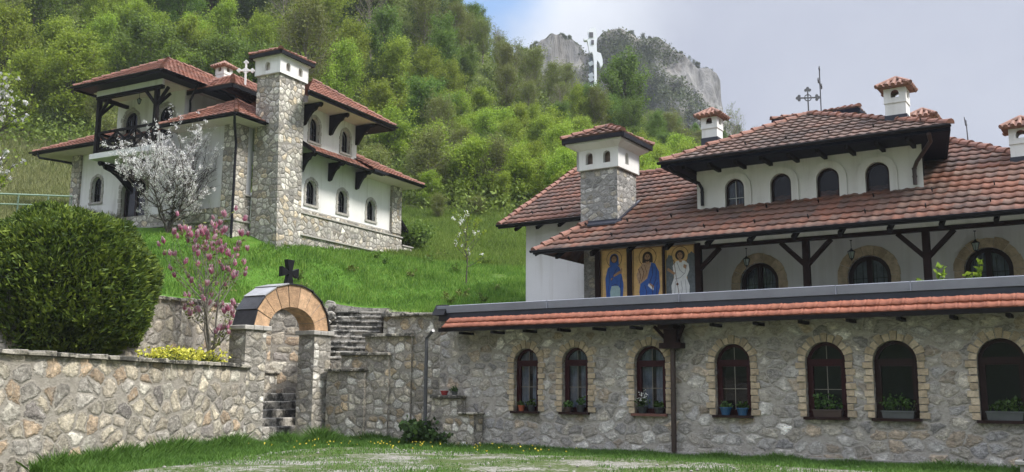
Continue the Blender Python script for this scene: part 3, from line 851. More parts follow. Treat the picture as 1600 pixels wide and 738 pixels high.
# back slope closing the main roof
mb = MB(); mb.poly([(2.4, 7.22, zr(7.2)), (11.95, 7.22, zr(7.2)), (15, 12.6, 5.8), (2.4, 12.6, 5.8)]); mb.poly([(-.49, 9.22, zr(9.2) - .02), (.5, 9.22, zr(9.2) - .02), (1.2, 14, 7), (-.49, 14, 7)])
mb.build('back_slope', M['ridge'], r1)

# --- bell-tower like chimney
tw_ = MB(); tw_.box(2.9, 4.12, 2.95, 4.22, 6.1, 8.03); T1 = tw_.build('chimney_tower', M['tower_stone'], RB)
mb = MB()
wall_openings(mb, 2.82, 4.2, 8.03, 8.62, 2.87, 0.14, [(3.24, .24, 8.18, 8.54), (3.82, .24, 8.18, 8.54)], n=8)
xf = lambda p: (4.2 - (p[1] - 2.87), p[0], p[2])
mb.xf = lambda p: (4.2 - p[1], p[0], p[2])
wall_openings(mb, 2.87, 4.3, 8.03, 8.62, 0.0, 0.14, [(3.45, .22, 8.18, 8.54)], n=8)
mb.xf = None
mb.box(2.82, 2.9, 2.87, 4.3, 8.03, 8.62); mb.box(2.82, 4.2, 4.22, 4.3, 8.03, 8.62); mb.box(2.82, 4.2, 2.87, 4.3, 8.02, 8.035)
# flared cornice
o0 = [(2.82, 2.87), (4.2, 2.87), (4.2, 4.3), (2.82, 4.3)]; o1 = [(2.57, 2.62), (4.42, 2.62), (4.42, 4.52), (2.57, 4.52)]
vs = [(x, y, 8.62) for x, y in o0] + [(x, y, 8.76) for x, y in o1] + [(x, y, 8.84) for x, y in o1]
mb.add(vs, [(k, (k + 1) % 4, 4 + (k + 1) % 4, 4 + k) for k in range(4)] + [(4 + k, 4 + (k + 1) % 4, 8 + (k + 1) % 4, 8 + k) for k in range(4)] + [(8, 9, 10, 11), (0, 3, 2, 1)])
mb.build('chimney_cap', M['white'], T1)
mb = MB(); mb.box(3.05, 3.98, 3.15, 4.05, 8.04, 8.6); mb.build('flue', plain('sooty_flue', (0.4, 0.3, 0.26), 0.9, 0.4), T1)
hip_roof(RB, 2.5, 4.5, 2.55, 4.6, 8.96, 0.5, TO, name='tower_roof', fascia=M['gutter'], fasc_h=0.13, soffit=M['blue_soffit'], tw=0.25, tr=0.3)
mb = MB(); mb.bar((2.9, 2.93, 6.38), (4.12, 2.93, 6.38), 0.05, 0.2); mb.prism([(3.2, 2.9, 6.38), (4.3, 2.9, 6.38), (4.2, 2.6, 6.26), (3.3, 2.6, 6.26)], (0, 0, 0.05))
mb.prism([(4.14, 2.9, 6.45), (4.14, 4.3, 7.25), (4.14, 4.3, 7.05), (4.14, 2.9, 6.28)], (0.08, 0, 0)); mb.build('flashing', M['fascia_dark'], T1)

# --- dormer storey
DWN = [(7.6, .54), (8.87, .56), (10.1, .58), (11.33, .58)]
mb = MB(); wall_openings(mb, 6.5, 12.4, 6.3, 8.15, 3.15, 0.2, [(u, w, 6.51, 7.29) for u, w in DWN])
mb.add([(12.4, 3.15, 6.3), (11.5, 7.5, 6.3), (11.5, 7.5, 8.15), (12.4, 3.15, 8.15)], [(0, 1, 2, 3)]); mb.add([(6.5, 3.15, 6.3), (6.5, 9.5, 6.3), (6.5, 9.5, 8.15), (6.5, 3.15, 8.15)], [(0, 1, 2, 3)])
mb.build('dormer_wall', M['white'], RB)
mb = MB(); mb.box(6.6, 12.3, 3.9, 3.95, 6.5, 8.1); mb.build('dormer_backing', M['interior'], RB)
for i, (u, w) in enumerate(DWN):
    f = arch_window(RB, u, w - .01, 6.51, 7.285, 3.2, M['brown_frame'], fw=0.05, n=12, transom=False, bars=i == 0, room=0.3, barcol=M['white'], name='dormer_window', curtain=i == 0)
    band_surround(f, u, w, 6.5, 7.29, 3.15, M['white'], 0.19, 0.055)
mb = MB(); mb.box(6.45, 12.45, 3.08, 3.14, 6.44, 6.49); mb.build('flashing', M['fascia_blue'], RB)
PK = (8.96, 5.7, 9.55); ez = 7.78; TD = M['tile_dark']
e = [(5.88, 2.2, ez), (13.2, 2.2, ez), (12.1, 8.2, ez), (5.88, 9.6, ez)]
d1 = tile_slope('dormer_roof', [e[0], e[1], PK], TD, RB, tr=0.36)
tile_slope('dormer_roof', [e[1], e[2], PK], TD, RB, tr=0.36)
tile_slope('dormer_roof', [e[3], e[0], PK], TD, RB, tr=0.36); tile_slope('dormer_roof', [e[2], e[3], PK], TD, RB, tr=0.36)
mb = MB(); [ridge_tiles(mb, x, PK, 0.1) for x in e]; mb.build('ridge_tiles', M['ridge'], d1)
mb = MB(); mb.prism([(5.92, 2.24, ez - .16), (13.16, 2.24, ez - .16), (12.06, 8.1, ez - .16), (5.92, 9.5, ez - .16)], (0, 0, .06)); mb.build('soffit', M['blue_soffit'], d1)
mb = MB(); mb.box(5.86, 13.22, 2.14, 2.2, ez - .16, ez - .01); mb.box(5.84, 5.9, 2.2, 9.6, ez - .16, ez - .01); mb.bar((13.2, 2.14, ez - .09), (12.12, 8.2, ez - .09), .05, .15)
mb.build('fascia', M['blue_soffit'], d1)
gutter(d1, (5.8, 2.07, ez - 0.04), (13.25, 2.07, ez - 0.04), 0.06)
rafters(d1, 6.1, 12.6, 2.3, 3.2, ez - .2, 9, 0.09, 0.11)
downpipe(RB, [(6.1, 2.1, 7.62), (6.2, 2.3, 7.5), (6.62, 3.0, 7.25), (6.68, 3.07, 7.1), (6.68, 3.07, 6.62)], 0.045, M['gutter'], clamps=(7.0,))
downpipe(RB, [(12.75, 2.1, 7.6), (12.75, 2.3, 7.45), (12.3, 3.0, 7.15), (12.22, 3.07, 7.0), (12.22, 3.07, 6.6)], 0.05, M['gutter_brown'], clamps=(7.0, 6.8))
mb = MB()
for u in np.arange(7.0, 12.6, 1.1): mb.bar((u, 2.7, 8.1), (u, 2.6, 8.14), 0.02, 0.06)
mb.build('snow_guards', M['dark_wood'], d1)
# high roof behind
mb = MB(); mb.box(7.2, 9.2, 9.6, 12, 8.0, 10.6); mb.build('drum', M['white_dim'], RB)
hip_roof(RB, 6.86, 9.65, 9.0, 12.4, 10.52, 0.26, TD, name='high_roof', fascia=M['blue_soffit'], soffit=M['blue_soffit'], fasc_h=.14)

def small_chimney(u, v, zb, zt, w=0.46, rot=0.0):
    """white chimney: dark flashing foot, shaft, pierced head, pyramid of half-round tiles"""
    h = w / 2; zc = zt - 0.42
    mb = MB(); mb.box(u - h - .02, u + h + .02, v - h - .02, v + h + .02, zb - .5, zb + 0.12)
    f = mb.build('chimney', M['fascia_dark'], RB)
    mb = MB(); mb.box(u - h, u + h, v - h, v + h, zb + .05, zb + (zc - zb) * .52)
    mb.box(u - h - .02, u + h + .02, v - h - .02, v + h + .02, zb + (zc - zb) * .52, zb + (zc - zb) * .57)
    z0 = zb + (zc - zb) * .57; h2 = h * 1.06
    wall_openings(mb, u - h2, u + h2, z0, zc, v - h2, 0.06, [(u, w * .4, z0 + .1, z0 + .1 + w * .42)], n=8)
    wall_openings(mb, u - h2, u + h2, z0, zc, v + h2, -0.06, [(u, w * .4, z0 + .1, z0 + .1 + w * .42)], n=8)
    for sx in (-1, 1):
        mb.xf = lambda p, sx=sx: (u + sx * h2, v + (p[0] - u), p[2]) if abs(p[1]) < 1e-6 else (u + sx * (h2 - .06), v + (p[0] - u), p[2])
        wall_openings(mb, u - h2, u + h2, z0, zc, 0.0, 0.06, [(u, w * .4, z0 + .1, z0 + .1 + w * .42)], n=8)
    mb.xf = None
    mb.build('shaft', M['white'], f)
    mb = MB(); hr = h * 1.62; zt0 = zc - .02
    mb.box(u - hr * .93, u + hr * .93, v - hr * .93, v + hr * .93, zt0, zt0 + .05)
    ap = Vector((u, v, zt0 + hr * .78))
    for k in range(4):
        a = math.pi / 2 * k
        c = Vector((math.cos(a), math.sin(a), 0)); s_ = Vector((-math.sin(a), math.cos(a), 0))
        ctr = Vector((u, v, zt0 + .03))
        mb.add([ctr + c * hr + s_ * hr, ctr + c * hr - s_ * hr, ap], [(0, 1, 2)])
        nn = 5
        for q in range(nn):
            x = (-1 + (2 * q + 1) / nn) * hr * .92
            t = 1 - abs(x) / hr
            p = ctr + c * (hr * 1.04) + s_ * x + Vector((0, 0, .02)); e_ = ctr + c * (hr * (1 - t)) + s_ * x + Vector((0, 0, hr * .78 * t))
            mb.tube([p, e_], [0.055, 0.045], 7)
    for sx, sy in ((1, 1), (1, -1), (-1, 1), (-1, -1)):
        mb.tube([(u + sx * hr * 1.03, v + sy * hr * 1.03, zt0 + .05), ap + Vector((0, 0, .03))], [0.06, 0.05], 7)
    mb.build('tile_cap', M['chimney_tile'], f)
    return f
small_chimney(6.66, 4.02, 8.62, 9.78)
small_chimney(11.83, 3.5, 8.36, 9.62, 0.5)
small_chimney(11.9, 6.7, 8.3, 9.6, 0.5)
small_chimney(14.5, 4.5, 7.15, 8.42, 0.5)
small_chimney(7.6, 6.4, 8.6, 9.5, 0.42)

def roof_cross(parent, u, v, z, h, w, mat, ang=0.0, t=0.035, trefoil=True):
    ca, sa = math.cos(ang), math.sin(ang)
    X = lambda x, y, zz: (u + x * ca - y * sa, v + x * sa + y * ca, zz)
    mb = MB(xf=lambda p: X(*p))
    zc = z + h * 0.66
    mb.box(-t / 2, t / 2, -t / 2, t / 2, z, z + h); mb.box(-w / 2, w / 2, -t / 2 - .003, t / 2 + .003, zc - t / 2, zc + t / 2)
    if trefoil:
        for cx, cz, dx, dz in ((-w / 2, zc, -1, 0), (w / 2, zc, 1, 0), (0, z + h, 0, 1)):
            for ox, oz in ((dx, dz), (dz, dx), (-dz, -dx)):
                k = 0.055; px_, pz_ = cx + ox * k, cz + oz * k
                mb.tube([(px_, -t / 2, pz_), (px_, t / 2, pz_)], 0.045, 8)
        for k in range(8):
            a0 = math.pi / 4 * k
            mb.bar((0.1 * math.cos(a0), 0, zc + .1 * math.sin(a0)), (.1 * math.cos(a0 + math.pi / 4), 0, zc + .1 * math.sin(a0 + math.pi / 4)), t * .7, t * .7)
    return mb.build('roof_cross', mat, parent)
M['iron'] = plain('grey_iron', (0.12, 0.12, 0.125), 0.5, 0.2, 8, 0.0, metal=0.4)
roof_cross(RB, 8.98, 5.7, 9.6, 0.68, 0.5, M['iron'], R_(25))
roof_cross(RB, 8.25, 9.9, 10.8, 1.5, 0.7, M['iron'], R_(97))
mb = MB(); mb.tube([(13.1, 6.1, 8.1), (13.08, 6.1, 8.85)], [0.02, 0.012], 6); mb.tube([(13.08, 6.1, 8.7), (13.04, 6.1, 8.95)], [0.03, 0.01], 6); mb.build('lightning_rod', M['iron'], RB)

# ---------------------------------------------------------------- painted panels between the posts
M['gold'] = plain('ochre_painted_board', (0.6, 0.38, 0.14), 0.6, 0.3, 5, 0.0)
M['goldline'] = plain('brown_outline', (0.12, 0.05, 0.02), 0.7)
M['robe_blue'] = plain('blue_paint', (0.018, 0.085, 0.33), 0.65, 0.3, 9, 0.0)
M['robe_pale'] = plain('pale_blue_paint', (0.3, 0.42, 0.42), 0.65, 0.15, 9, 0.0)
M['robe_white'] = plain('white_paint', (0.66, 0.66, 0.64), 0.65, 0.12, 9, 0.0)
M['robe_sand'] = plain('sand_paint', (0.42, 0.27, 0.16), 0.65, 0.3, 14, 0.0)
M['skin'] = plain('flesh_paint', (0.36, 0.2, 0.1), 0.7, 0.15, 9, 0.0)
M['hairp'] = plain('dark_brown_paint', (0.035, 0.018, 0.012), 0.7)
M['fold'] = plain('dark_fold_paint', (0.012, 0.02, 0.09), 0.7)
M['foldw'] = plain('grey_fold_paint', (0.25, 0.25, 0.26), 0.7)
M['wing'] = plain('slate_paint', (0.1, 0.115, 0.12), 0.7, 0.35, 12, 0.0)
def painted_panel(u0, u1, zb, zt, label, kind):
    e = empty('painted_panel', bw((u0 + u1) / 2, 2.0, zb), BA, label, 'painting', 'painted panels between the porch posts')
    w = u1 - u0; H_ = zt - zb
    mb = MB(); mb.box(-w / 2, w / 2, 0, 0.04, 0, H_); mb.build('board', M['gold'], e)
    lay = [0.0]
    def shape(name, mat, polys):
        """flat painted shapes, coords in fractions: x in -.5...5 of width, z in 0..1 of height"""
        lay[0] += 0.0015
        mb = MB()
        for pl in polys:
            mb.prism([(x * w, -lay[0], z * H_) for x, z in pl], (0, -0.0012, 0))
        return mb.build(name, mat, e, fix=True)
    asp = w / H_
    def disc(cx, cz, r, n=24, sx=1.0): return [(cx + r * sx * math.cos(2 * math.pi * k / n), cz + r * asp * math.sin(2 * math.pi * k / n)) for k in range(n)]
    def line(pts, t):
        out = []
        for (x0, z0), (x1, z1) in zip(pts[:-1], pts[1:]):
            dx, dz = x1 - x0, (z1 - z0) / asp; L = math.hypot(dx, dz); nx, nz = -dz / L * t / 2, dx / L * t / 2
            out.append([(x0 - nx, z0 - nz * asp), (x1 - nx, z1 - nz * asp), (x1 + nx, z1 + nz * asp), (x0 + nx, z0 + nz * asp)])
        return out
    hz = 0.8
    shape('painted_halo', M['goldline'], [disc(0, hz, 0.285)])
    shape('painted_halo', M['gold'], [disc(0, hz, 0.265)])
    fr = line([(-.46, 0.0), (-.46, .985), (.46, .985), (.46, 0.0)], 0.02); shape('painted_border', M['goldline'], fr)
    if kind == 0:
        shape('painted_robe', M['robe_blue'], [[(-.3, 0), (.3, 0), (.33, .3), (.27, .48), (.2, .62), (.1, .68), (-.1, .68), (-.24, .62), (-.33, .42)]])
        shape('painted_skirt', M['robe_pale'], [[(-.14, 0), (.2, 0), (.22, .2), (.14, .27), (-.1, .27), (-.16, .16)]])
        shape('painted_hair', M['robe_blue'], [disc(0, hz, 0.17, sx=.95), [(-.16, .8), (.16, .8), (.17, .67), (-.17, .67)]])
        shape('painted_hair', M['hairp'], [disc(0, hz + .005, 0.145, sx=.9)])
        shape('painted_hand', M['skin'], [[(-.02, .44), (.2, .5), (.24, .55), (.19, .56), (-.03, .48)], [(.2, .5), (.26, .5), (.3, .6), (.25, .61)], [(-.12, .38), (-.04, .41), (-.05, .44), (-.13, .41)]])
        shape('painted_folds', M['fold'], line([(-.2, .6), (-.16, .4), (-.24, .15), (-.22, 0)], .018) + line([(.12, .62), (-.02, .5), (-.1, .36)], .018) + line([(.26, .45), (.22, .2), (.25, 0)], .018) + line([(-.1, .27), (.02, .3), (.14, .27)], .02))
    elif kind == 1:
        shape('painted_robe', M['robe_sand'], [[(-.3, 0.28), (0, .2), (.1, .55), (.14, .69), (-.14, .69), (-.28, .6), (-.36, .45)]])
        shape('painted_cloak', M['robe_blue'], [[(-.24, 0), (.3, 0), (.38, .2), (.36, .5), (.24, .66), (.12, .69), (.06, .55), (-.02, .38), (-.24, .28), (-.28, .12)]])
        shape('painted_hair', M['hairp'], [disc(0, hz, 0.16), [(-.16, .8), (.16, .8), (.17, .69), (-.17, .69)]])
        shape('painted_hand', M['skin'], [[(-.04, .66), (.04, .66), (.06, .72), (-.06, .72)], [(-.12, .36), (.0, .47), (-.03, .52), (-.16, .42)], [(.02, .25), (.18, .18), (.2, .23), (.06, .29)]])
        shape('painted_scroll', M['robe_white'], [[(.0, .24), (.16, .14), (.19, .17), (.03, .28)]])
        shape('painted_folds', M['goldline'], line([(-.3, .58), (-.22, .45), (-.27, .3)], .02) + line([(-.2, .62), (-.12, .5), (-.2, .33)], .02) + line([(-.1, .65), (-.03, .5)], .016))
        shape('painted_folds', M['fold'], line([(.14, .65), (.16, .45), (.06, .3)], .02) + line([(.28, .58), (.26, .35), (.14, .2), (.16, 0)], .02) + line([(-.1, .26), (-.04, .12), (-.06, 0)], .02) + line([(.3, .3), (.26, 0)], .018))
    else:
        shape('painted_wings', M['wing'], [[(-.48, 0), (-.24, .05), (-.2, .6), (-.26, .8), (-.38, .82), (-.47, .7)], [(.26, 0), (.48, 0), (.48, .8), (.38, .86), (.26, .8), (.2, .6)]])
        shape('painted_robe', M['robe_white'], [[(-.28, 0), (.28, 0), (.3, .2), (.2, .36), (.3, .5), (.28, .62), (.14, .69), (-.12, .69), (-.25, .6), (-.2, .38), (-.3, .22)]])
        shape('painted_hair', M['hairp'], [disc(0, hz, 0.16)])
        shape('painted_hand', M['skin'], [[(-.02, .66), (.06, .66), (.07, .72), (-.05, .72)], [(-.44, .52), (-.2, .42), (-.16, .46), (-.4, .57)], [(.1, .56), (.2, .52), (.22, .6), (.12, .62)]])
        shape('painted_staff', M['goldline'], line([(-.2, .72), (-.14, .4), (-.04, .0)], .016) + [disc(-.1, .24, .04)])
        shape('painted_folds', M['foldw'], line([(-.1, .66), (.0, .5), (.12, .44)], .016) + line([(.22, .6), (.16, .45), (.0, .36), (-.18, .34)], .016) + line([(.02, .3), (.06, .15), (.02, 0)], .016) + line([(-.16, .3), (-.2, 0)], .014) + line([(.16, .32), (.2, 0)], .014))
    shape('painted_face', M['skin'], [disc(0, hz - .01, 0.105, sx=.85)])
    lay[0] += .001
    ey = hz + .005
    shape('painted_features', M['hairp'], [disc(-.035, ey, .014), disc(.04, ey, .014)] + line([(-.06, ey + .018), (-.015, ey + .02)], .01) + line([(.02, ey + .02), (.065, ey + .018)], .01) + line([(.0, ey), (.006, ey - .035)], .008) + line([(-.02, ey - .048), (.03, ey - .048)], .01)
          + ([[(-.075, ey - .03), (-.04, ey - .06), (.045, ey - .06), (.08, ey - .03), (.06, ey - .085), (.0, ey - .1), (-.055, ey - .085)]] if kind == 1 else []))
    return e
painted_panel(4.06, 4.9, 4.02, 5.44, 'painted panel of a haloed figure in blue robe and pale skirt, nearest the pillar', 0)
painted_panel(5.03, 5.955, 4.02, 5.42, 'painted panel of a bearded haloed figure in a blue cloak, between two other panels', 1)
painted_panel(6.005, 6.87, 4.02, 5.4, 'painted panel of a winged haloed figure in a white robe', 2)

# hanging lanterns under the porch beam
def lantern(loc, label, h=0.42, group='lanterns hanging in the porch'):
    e = empty('hanging_lantern', loc, 0, label, 'lantern', group)
    mb = MB(); mb.tube([(0, 0, 0), (0, 0, -h * .5)], 0.008, 6); mb.lathe((0, 0, 0), [(0.03, -0.02), (0.03, 0)], 8); mb.build('chain', M['black_metal'], e)
    mb = MB(); z = -h * .5; mb.lathe((0, 0, z), [(0.02, 0), (0.03, -.03), (0.1, -.08), (0.105, -.09)], 8); mb.lathe((0, 0, z), [(0.05, -.25), (0.02, -.28), (0.01, -.31)], 8)
    for k in range(6):
        a = math.pi / 3 * k; mb.tube([(0.09 * math.cos(a), .09 * math.sin(a), z - .09), (0.05 * math.cos(a), .05 * math.sin(a), z - .25)], 0.006, 5)
    mb.build('frame', M['black_metal'], e)
    mb = MB(); mb.lathe((0, 0, z), [(0.08, -.09), (0.045, -.25)], 6); mb.build('glass', plain('lantern_glass', (0.25, 0.3, 0.27), 0.2), e)
    return e
for u, ww in ((7.98, 'leftmost'), (10.68, 'middle'), (13.5, 'rightmost')):
    lantern(bw(u, 2.8, 5.3), 'small black lantern hanging in front of the %s arched upstairs window of the right building' % ww)
mb = MB()
# ================================================================ GATE, RETAINING WALLS, STAIRS
rng = random.Random(21)
GO = Vector((-7.05, 25.6, 0.0)); GA = R_(60)
def gw(u, v, z=0.0): return Vector((GO.x + u * math.cos(GA) - v * math.sin(GA), GO.y + u * math.sin(GA) + v * math.cos(GA), z))
GT = empty('gate_arch', GO, GA, 'stone garden gate with ochre block arch, black slate hood and small black cross', 'gate')
mb = MB(); mb.box(0.0, 0.76, 0.0, 0.6, -0.2, 3.08); mb.build('pier', M['pier_stone'], GT)
mb = MB(); mb.box(2.7, 3.42, 0.0, 0.6, -0.2, 3.08); mb.build('pier', M['pier_stone'], GT)
for a, q in ((-0.1, 0.92), (2.6, 3.52)):
    mb = MB(); n = 3
    for k in range(n):
        mb.box(a + (q - a) * k / n + .006, a + (q - a) * (k + 1) / n - .006, -0.06, 0.68, 3.083, 3.21 + rng.uniform(-.012, .012))
    mb.build('impost', M['house_cap'], GT, bevel=0.015)
ac, ai, bi, ao, bo, zsp = 1.77, 0.93, 0.6, 1.5, 1.24, 3.21
def ell(a, b_, t, y): return (ac + a * math.cos(t), y, zsp + b_ * math.sin(t))
mb = MB(); nv = 9
for k in range(nv):
    t0, t1 = math.pi * k / nv + .012, math.pi * (k + 1) / nv - .012
    pf = rng.uniform(-.012, .006); seg = 4; vs = []
    for y in (pf, 0.6):
        for q in range(seg + 1): vs.append(ell(ai, bi, t0 + (t1 - t0) * q / seg, y))
        for q in range(seg, -1, -1): vs.append(ell(ao, bo, t0 + (t1 - t0) * q / seg, y))
    m = 2 * (seg + 1)
    mb.add(vs, [tuple(range(m)), tuple(range(2 * m - 1, m - 1, -1))] + [(i, i + m, (i + 1) % m + m, (i + 1) % m) for i in range(m)])
AR = mb.build('arch_ring', M['voussoir'], GT)
mb = MB(); vs = []; sg = 24
for y in (0.012, 0.59):
    for q in range(sg + 1): vs.append(ell(ai + .008, bi + .008, math.pi * q / sg, y))
    for q in range(sg, -1, -1): vs.append(ell(ao - .01, bo - .01, math.pi * q / sg, y))
m = 2 * (sg + 1)
mb.add(vs, [(q, q + 1, m - 2 - q, m - 1 - q) for q in range(sg)] + [(m + q, m + q + 1, 2 * m - 2 - q, 2 * m - 1 - q) for q in range(sg)] + [(q, q + 1, m + q + 1, m + q) for q in range(sg)])
mb.build('joints', M['voussoir_joint'], AR)
HB = None
for k in range(9):
    t0, t1 = math.pi * k / 9, math.pi * (k + 1) / 9
    mb = MB(); vs = []
    lift = 0.03
    for y in (-0.05, 0.74):
        for (t, r) in ((t0, 0.0), (t1, 0.0), (t1, .035), (t0, .035)):
            low = lift if ((t == t1) == (k < 4.5)) else 0.0
            vs.append(ell(ao + .004 + r + (0 if k == 4 else lift - low), bo + .004 + r + (0 if k == 4 else lift - low), t, y))
    mb.add(vs, [(0, 1, 2, 3), (7, 6, 5, 4), (0, 4, 5, 1), (1, 5, 6, 2), (2, 6, 7, 3), (3, 7, 4, 0)])
    mb.build('hood_slab', M['slate_light'] if k in (5, 6) else M['slate'], GT)
mb = MB(); t = .07; zb = zsp + bo + .03
def cp(pts): mb.prism([(ac + .13 + x * 1.12, 0.28, zb - .03 + z * 1.1) for x, z in pts], (0, 0.14, 0))
cp([(-.13, 0), (.13, 0), (.055, .32), (.055, .36), (-.055, .36), (-.055, .32)])
cp([(-.055, .361), (.055, .361), (.13, .68), (-.13, .68)])
cp([(.056, .3), (.3, .22), (.3, .48), (.056, .38)]); cp([(-.056, .3), (-.056, .38), (-.3, .48), (-.3, .22)])
mb.build('cross', M['black_metal'], GT)
# ground-floor threshold
mb = MB(); mb.box(0.76, 2.7, -0.02, 0.62, -0.1, 0.1); mb.build('threshold', M['house_cap'], GT, bevel=0.02)

def wall_run(pts, tops, zb, th, mat, parent, name='wall', rows=None):
    """masonry wall along a polyline, face bulging a little; thickness towards the left of the path"""
    mb = MB()
    for (p, q, za, zq) in zip(pts[:-1], pts[1:], tops[:-1], tops[1:]):
        p = Vector((*p, 0)); q = Vector((*q, 0)); d = (q - p).normalized(); s_ = Vector((-d.y, d.x, 0)) * th
        vs = [(p.x, p.y, zb), (q.x, q.y, zb), (q.x + s_.x, q.y + s_.y, zb), (p.x + s_.x, p.y + s_.y, zb),
              (p.x, p.y, za), (q.x, q.y, zq), (q.x + s_.x, q.y + s_.y, zq), (p.x + s_.x, p.y + s_.y, za)]
        mb.add(vs, [(0, 3, 2, 1), (4, 5, 6, 7), (0, 1, 5, 4), (1, 2, 6, 5), (2, 3, 7, 6), (3, 0, 4, 7)])
    return mb.build(name, mat, parent)
# lower wall, from beside the camera to the gate
LWp = [(-10.1, 9.5), (-8.95, 16.7), (-6.98, 25.8)]
LW = empty('retaining_wall', (-8.95, 16.7, 0), 0, 'long pale rubble retaining wall running to the gate, under the big round bush', 'wall')
inv = lambda pts, o: [(x - o[0], y - o[1]) for x, y in pts]
wl_ = wall_run(inv(LWp, (-8.95, 16.7)), [2.06, 2.08, 2.06], -0.3, 0.5, M['wall_stone'], LW)
coping('coping', LW, inv(LWp, (-8.95, 16.7)), [2.07, 2.09, 2.07], 0.62, M['cap_stone'], rng, off=0.22)
# upper wall behind the flower bed
UWp = [(-13.5, 19.0), (-9.3, 23.3), (-8.5, 28.9), (-7.7, 30.9), (-6.05, 31.4)]
UW = empty('retaining_wall', (-8.45, 29, 0), 0, 'short upper rubble wall between the lawn and the bed with the pink magnolia', 'wall')
wall_run(inv(UWp, (-8.45, 29)), [3.5, 3.72, 3.98, 4.05, 4.1], -0.2, 0.45, M['wall_stone'], UW)
coping('coping', UW, inv(UWp, (-8.45, 29)), [3.5, 3.72, 3.98, 4.05, 4.1], 0.55, M['cap_stone'], rng, off=0.2)
# stepped wall right of the gate
SW = empty('stepped_wall', (-4.0, 28, 0), 0, 'tall weathered rubble wall stepping up beside the stairs to the corner of the right building', 'wall')
for p, q, top, th in (((-5.36, 28.25), (-4.2, 27.8), 2.04, 0.35), ((-4.95, 28.22), (-3.5, 27.66), 2.5, 0.55), ((-4.25, 28.1), (-2.85, 27.55), 3.04, 0.8), ((-3.72, 28.0), (-1.95, 27.32), 3.62, 1.1)):
    pts = inv([p, q], (-4.0, 28))
    wall_run(pts, [top, top], -0.3, th, M['dark_wall_stone'], SW)
    coping('coping', SW, inv([(p[0] - .06, p[1]), (q[0] + .05, q[1] - .02)], (-4, 28)), [top, top], th + .12, M['cap_stone'], rng, off=th / 2 - .03, hmin=.07, hmax=.1)
# wall closing the stair on the far side of it (lawn edge right of the steps)
CW = empty('stair_side_wall', (-4.3, 31, 0), 0, 'short rubble wall holding the lawn at the head of the stone steps', 'wall')
wall_run(inv([(-2.0, 28.7), (-3.7, 29.8)], (-4.3, 31)), [3.7, 3.74], 2.0, -0.4, M['dark_wall_stone'], CW)
wall_run(inv([(-3.72, 29.8), (-4.25, 33.2)], (-4.3, 31)), [3.8, 4.2], 2.0, -0.35, M['dark_wall_stone'], CW)
coping('coping', CW, inv([(-2.0, 28.7), (-3.7, 29.8), (-4.25, 33.2)], (-4.3, 31)), [3.7, 3.8, 4.2], 0.5, M['cap_stone'], rng, off=-0.1)
# stairs
ST = empty('stone_stairs', (-5.2, 29.2, 0), 0, 'mossy dark stone steps climbing to the lawn right of the gate arch', 'stairs')
n = 10
for k in range(n):
    y0 = 29.5 + k * 0.36; z1 = 2.5 + k * 0.185; mb = MB()
    x0 = -6.2 + rng.uniform(-.03, .03) ; x1 = -4.3 + rng.uniform(-.05, .05) - 0.01 * k
    o = (-5.2, 29.2)
    mb.box(x0 - o[0], x1 - o[0], y0 + .05 - o[1], y0 + 0.5 - o[1], z1 - 0.5, z1 - .06)
    x_ = x0
    while x_ < x1:
        l = rng.uniform(.35, .75); jy = rng.uniform(-.04, .03); jz = rng.uniform(-.02, .02)
        mb.box(x_ - o[0], min(x_ + l, x1 + .05) - .012 - o[0], y0 + jy - o[1], y0 + 0.52 - o[1], z1 - 0.07 + jz, z1 + jz)
        x_ += l
    mb.build('step', M['step_stone'], ST, bevel=0.018)
mb = MB(); mb.box(-1.0, 1.2, 0.2, 0.45, -0.5, 2.4); mb.build('stair_base', M['dark_wall_stone'], ST)
mb = MB()
for k in range(26):
    t = k / 25; y_ = -.5 + 4.1 * t; s_ = rng.uniform(.12, .26); zc_ = 2.35 + 2.0 * t + rng.uniform(-.15, .12) - 29.2 * 0; x_ = -.92 + rng.uniform(-.12, .16)
    mb.prism([(x_ + s_ * math.cos(a) * rng.uniform(.75, 1.15), y_ - s_ * .6, zc_ + s_ * .8 * math.sin(a) * rng.uniform(.75, 1.15)) for a in np.linspace(0, 2 * math.pi, 7)[:-1]], (0, s_ * 1.4, 0))
mb.build('edge_stones', M['step_stone'], ST, bevel=.025)
S2 = empty('stone_stairs', gw(1.7, 0.9, 0), GA, 'dark stone steps seen through the opening of the gate arch', 'stairs')
for k in range(6):
    mb = MB(); mb.box(-.9, 4.2, 0.02 + k * .34, 0.5 + k * .34, -0.1, 0.2 + k * .24); mb.build('step', M['step_stone'], S2, bevel=0.03)
mb = MB(); mb.box(-2.6, 5.0, 2.15, 2.5, -0.1, 2.0); lw3 = mb.build('landing_wall', M['dark_wall_stone'], S2)
mb = MB(); mb.box(-2.7, 5.1, 2.08, 2.6, 2.003, 2.1); mb.build('landing_coping', M['cap_stone'], S2, bevel=0.02)
mb = MB(); mb.box(-2.6, -1.5, -0.2, 2.6, 1.2, 2.25); mb.build('cheek_wall', M['dark_wall_stone'], S2)

# small stepped ledges at the corner of the building
LG = empty('stone_ledge', bw(0.55, -0.25), BA, 'two low stone ledges built against the left end of the right building', 'ledge')
mb = MB(); mb.box(-.5, .35, -.15, .23, -0.1, 1.3); mb.box(-.5, .95, -.2, .22, -0.1, 0.88); mb.build('ledge_wall', M['dark_wall_stone'], LG)
mb = MB(); mb.box(-.54, .4, -.22, .24, 1.303, 1.39); mb.box(.42, 1.02, -.26, .24, 0.883, 0.95); mb.build('coping', M['cap_stone'], LG, bevel=0.02)

